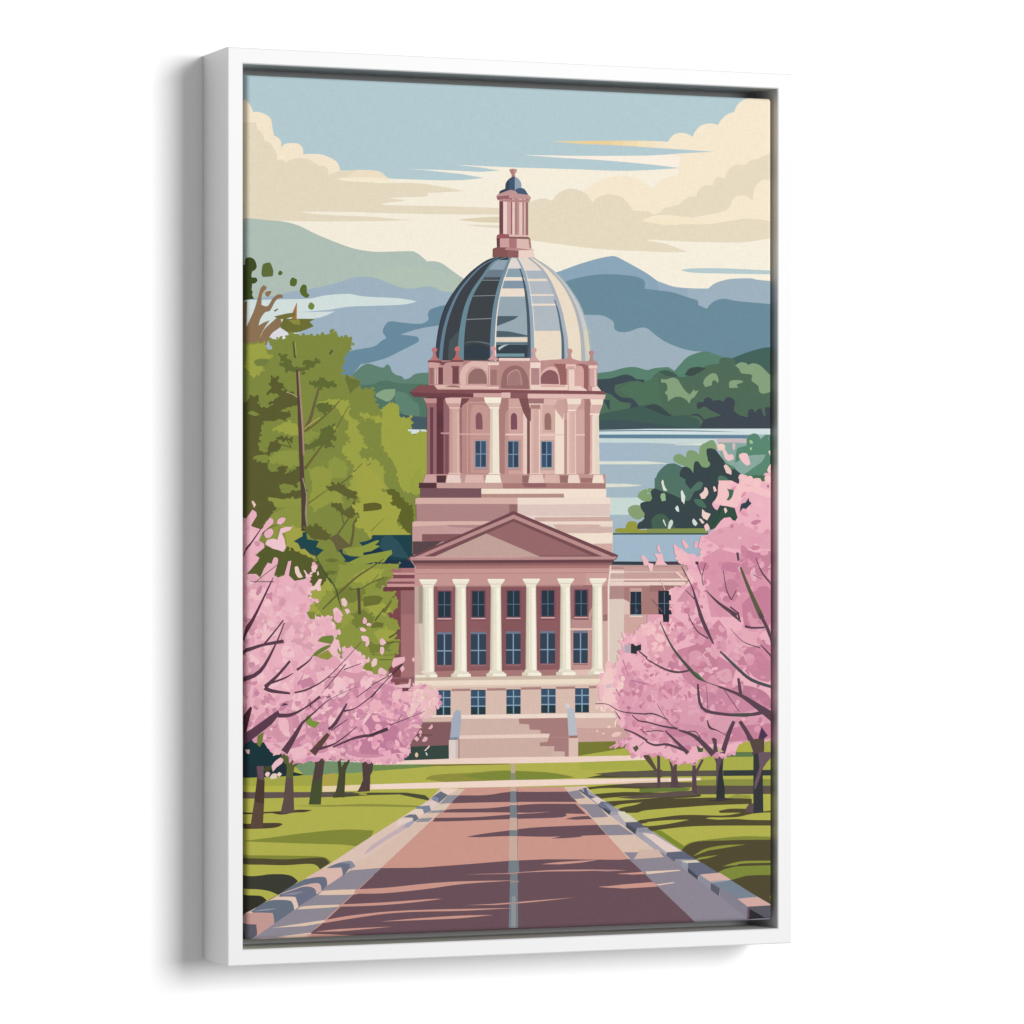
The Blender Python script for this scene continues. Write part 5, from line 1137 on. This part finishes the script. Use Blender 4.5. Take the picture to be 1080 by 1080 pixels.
print('inks', len(SHAPES), 'levels', max(levels))
STEP = 0.0000035
BAD = []
WR = 0.030        # how far the print wraps round the stretcher
bm = bmesh.new(); ink = bm.loops.layers.float_color.new('Ink'); lay = bm.verts.layers.float.new('lv')
for (c, pts), lv in zip(SHAPES, levels):
    col = (*lin(c), 1.0)
    tris = tessellate_polygon([[Vector((p[0], p[1], 0)) for p in pts]])
    ta = sum(abs((pts[t[1]][0] - pts[t[0]][0]) * (pts[t[2]][1] - pts[t[0]][1]) - (pts[t[2]][0] - pts[t[0]][0]) * (pts[t[1]][1] - pts[t[0]][1])) for t in tris) / 2
    pa = abs(sum(pts[i][0] * pts[i - 1][1] - pts[i - 1][0] * pts[i][1] for i in range(len(pts)))) / 2
    if abs(ta - pa) > 0.03 * pa and pa > 4e-6:
        BAD.append(c)
    vs_ = [bm.verts.new((p[0], 0, p[1])) for p in pts]
    for v in vs_: v[lay] = lv
    for t in tris:
        a, b_, c_ = (pts[i] for i in t)
        ar = (b_[0] - a[0]) * (c_[1] - a[1]) - (b_[1] - a[1]) * (c_[0] - a[0])
        if abs(ar) < 1e-12: continue
        if ar < 0: t = (t[0], t[2], t[1])
        try: f = bm.faces.new([vs_[i] for i in t])
        except ValueError: continue
        for l in f.loops: l[ink] = col
RB_ = 0.0045      # radius of the stretched edge
def cut(co, no, outer=False):
    bmesh.ops.bisect_plane(bm, geom=bm.verts[:] + bm.edges[:] + bm.faces[:], plane_co=co, plane_no=no, clear_outer=outer, dist=1e-7)
cut((-WR, 0, 0), (-1, 0, 0), True); cut((CW + WR, 0, 0), (1, 0, 0), True); cut((0, 0, -WR), (0, 0, -1), True); cut((0, 0, CH + WR), (0, 0, 1), True)
arc = [RB_ * math.pi / 2 * k / 6 for k in range(7)]
for a in arc:
    s_ = RB_ - a
    cut((s_, 0, 0), (1, 0, 0)); cut((CW - s_, 0, 0), (1, 0, 0)); cut((0, 0, s_), (0, 0, 1)); cut((0, 0, CH - s_), (0, 0, 1))
# corners of the cloth are folded away: drop what lies beyond both edges
E0 = RB_ - arc[-1] + 1e-6
kill = []
for f in bm.faces:
    c0 = f.calc_center_median()
    if (c0.x < E0 or c0.x > CW - E0) and (c0.z < E0 or c0.z > CH - E0): kill.append(f)
bmesh.ops.delete(bm, geom=kill, context='FACES')
def bend(t, lo, hi):
    """coordinate across -> (coordinate, depth, normal part across, normal part front)"""
    if t < lo + RB_:
        d = lo + RB_ - t; a = min(d / RB_, math.pi / 2); ex = max(0.0, d - RB_ * math.pi / 2)
        return lo + RB_ - RB_ * math.sin(a), RB_ * (1 - math.cos(a)) + ex, -math.sin(a), math.cos(a)
    if t > hi - RB_:
        x, y, nx, ny = bend(lo + hi - t, lo, hi); return lo + hi - x, y, -nx, ny
    return t, 0.0, 0.0, 1.0
for v in bm.verts:
    x, dy, nx, a1 = bend(v.co.x, 0, CW); z, dz, nz_, a2 = bend(v.co.z, 0, CH)
    h = v[lay] * STEP
    y = dy + dz
    n = Vector((nx, -min(a1, a2), nz_)); n.normalize()
    v.co = Vector((x, y, z)) + n * h
loose = [v for v in bm.verts if not v.link_faces]
bmesh.ops.delete(bm, geom=loose, context='VERTS')
bm.normal_update()
me = bpy.data.meshes.new('canvas'); bm.to_mesh(me); bm.free(); me.materials.append(m_print)
cv = bpy.data.objects.new('canvas', me); COL.objects.link(cv); cv.parent = root
cv.location = (CX0, REC, CZ0)

# wall
W = 6.0
wl = obj('wall', [(x, y, z) for x in (-W, W) for y in (0, 0.12) for z in (-HZ - 1, 4)],
         [(0, 1, 3, 2), (4, 6, 7, 5), (0, 4, 5, 1), (2, 3, 7, 6), (0, 2, 6, 4), (1, 5, 7, 3)], m_wall)
wl.location = (0, FD + 0.0006, HZ); wl['kind'] = 'structure'

# ------------------------------------------------------------------ camera
F_PX = 4205.0
ang = math.atan2(0.2525, 0.63095)
k = FH     # unit of the fit is the frame's height
# camera-space position of the frame's front left bottom corner: x right, y down(-), z depth
zL = F_PX / 970.1 * k
xL = -300.0 / 970.1 * k
base_dy = (1019.3 - 574.2) / 970.1 * k
cam = bpy.data.cameras.new('camera'); co = bpy.data.objects.new('camera', cam); COL.objects.link(co)
cam.sensor_width = 36; cam.lens = 36 * F_PX / 1080; cam.clip_end = 100
cam.shift_y = (574.2 - 540) / 1080
# frame axis u in camera space = (cos, depth sin); camera right vector in world:
ca, sa = math.cos(ang), math.sin(ang)
right = Vector((ca, -sa, 0)); fwd = Vector((sa, ca, 0))
co.location = Vector((0, 0, HZ)) - right * xL - fwd * zL + Vector((0, 0, base_dy))
co.rotation_euler = (math.pi / 2, 0, -ang)
S.camera = co

# ------------------------------------------------------------------ lamps
def area(name, loc, target, size, power, col=(1, 1, 1), sy=None):
    l = bpy.data.lights.new(name, 'AREA'); l.energy = power; l.size = size; l.color = col
    if sy: l.shape = 'RECTANGLE'; l.size_y = sy
    ob_ = bpy.data.objects.new(name, l); COL.objects.link(ob_)
    ob_.location = loc; d = Vector(target) - Vector(loc)
    ob_.rotation_euler = d.to_track_quat('-Z', 'Y').to_euler()
    return ob_
LIGHTS()
w = bpy.data.worlds.new('World'); S.world = w; w.use_nodes = True
w.node_tree.nodes['Background'].inputs[0].default_value = (1, 1, 1, 1)
w.node_tree.nodes['Background'].inputs[1].default_value = AMB
S.view_settings.view_transform = 'Standard'; S.view_settings.look = 'None'
S.view_settings.exposure = 0; S.view_settings.gamma = 1
S.cycles.max_bounces = 8; S.cycles.diffuse_bounces = 6
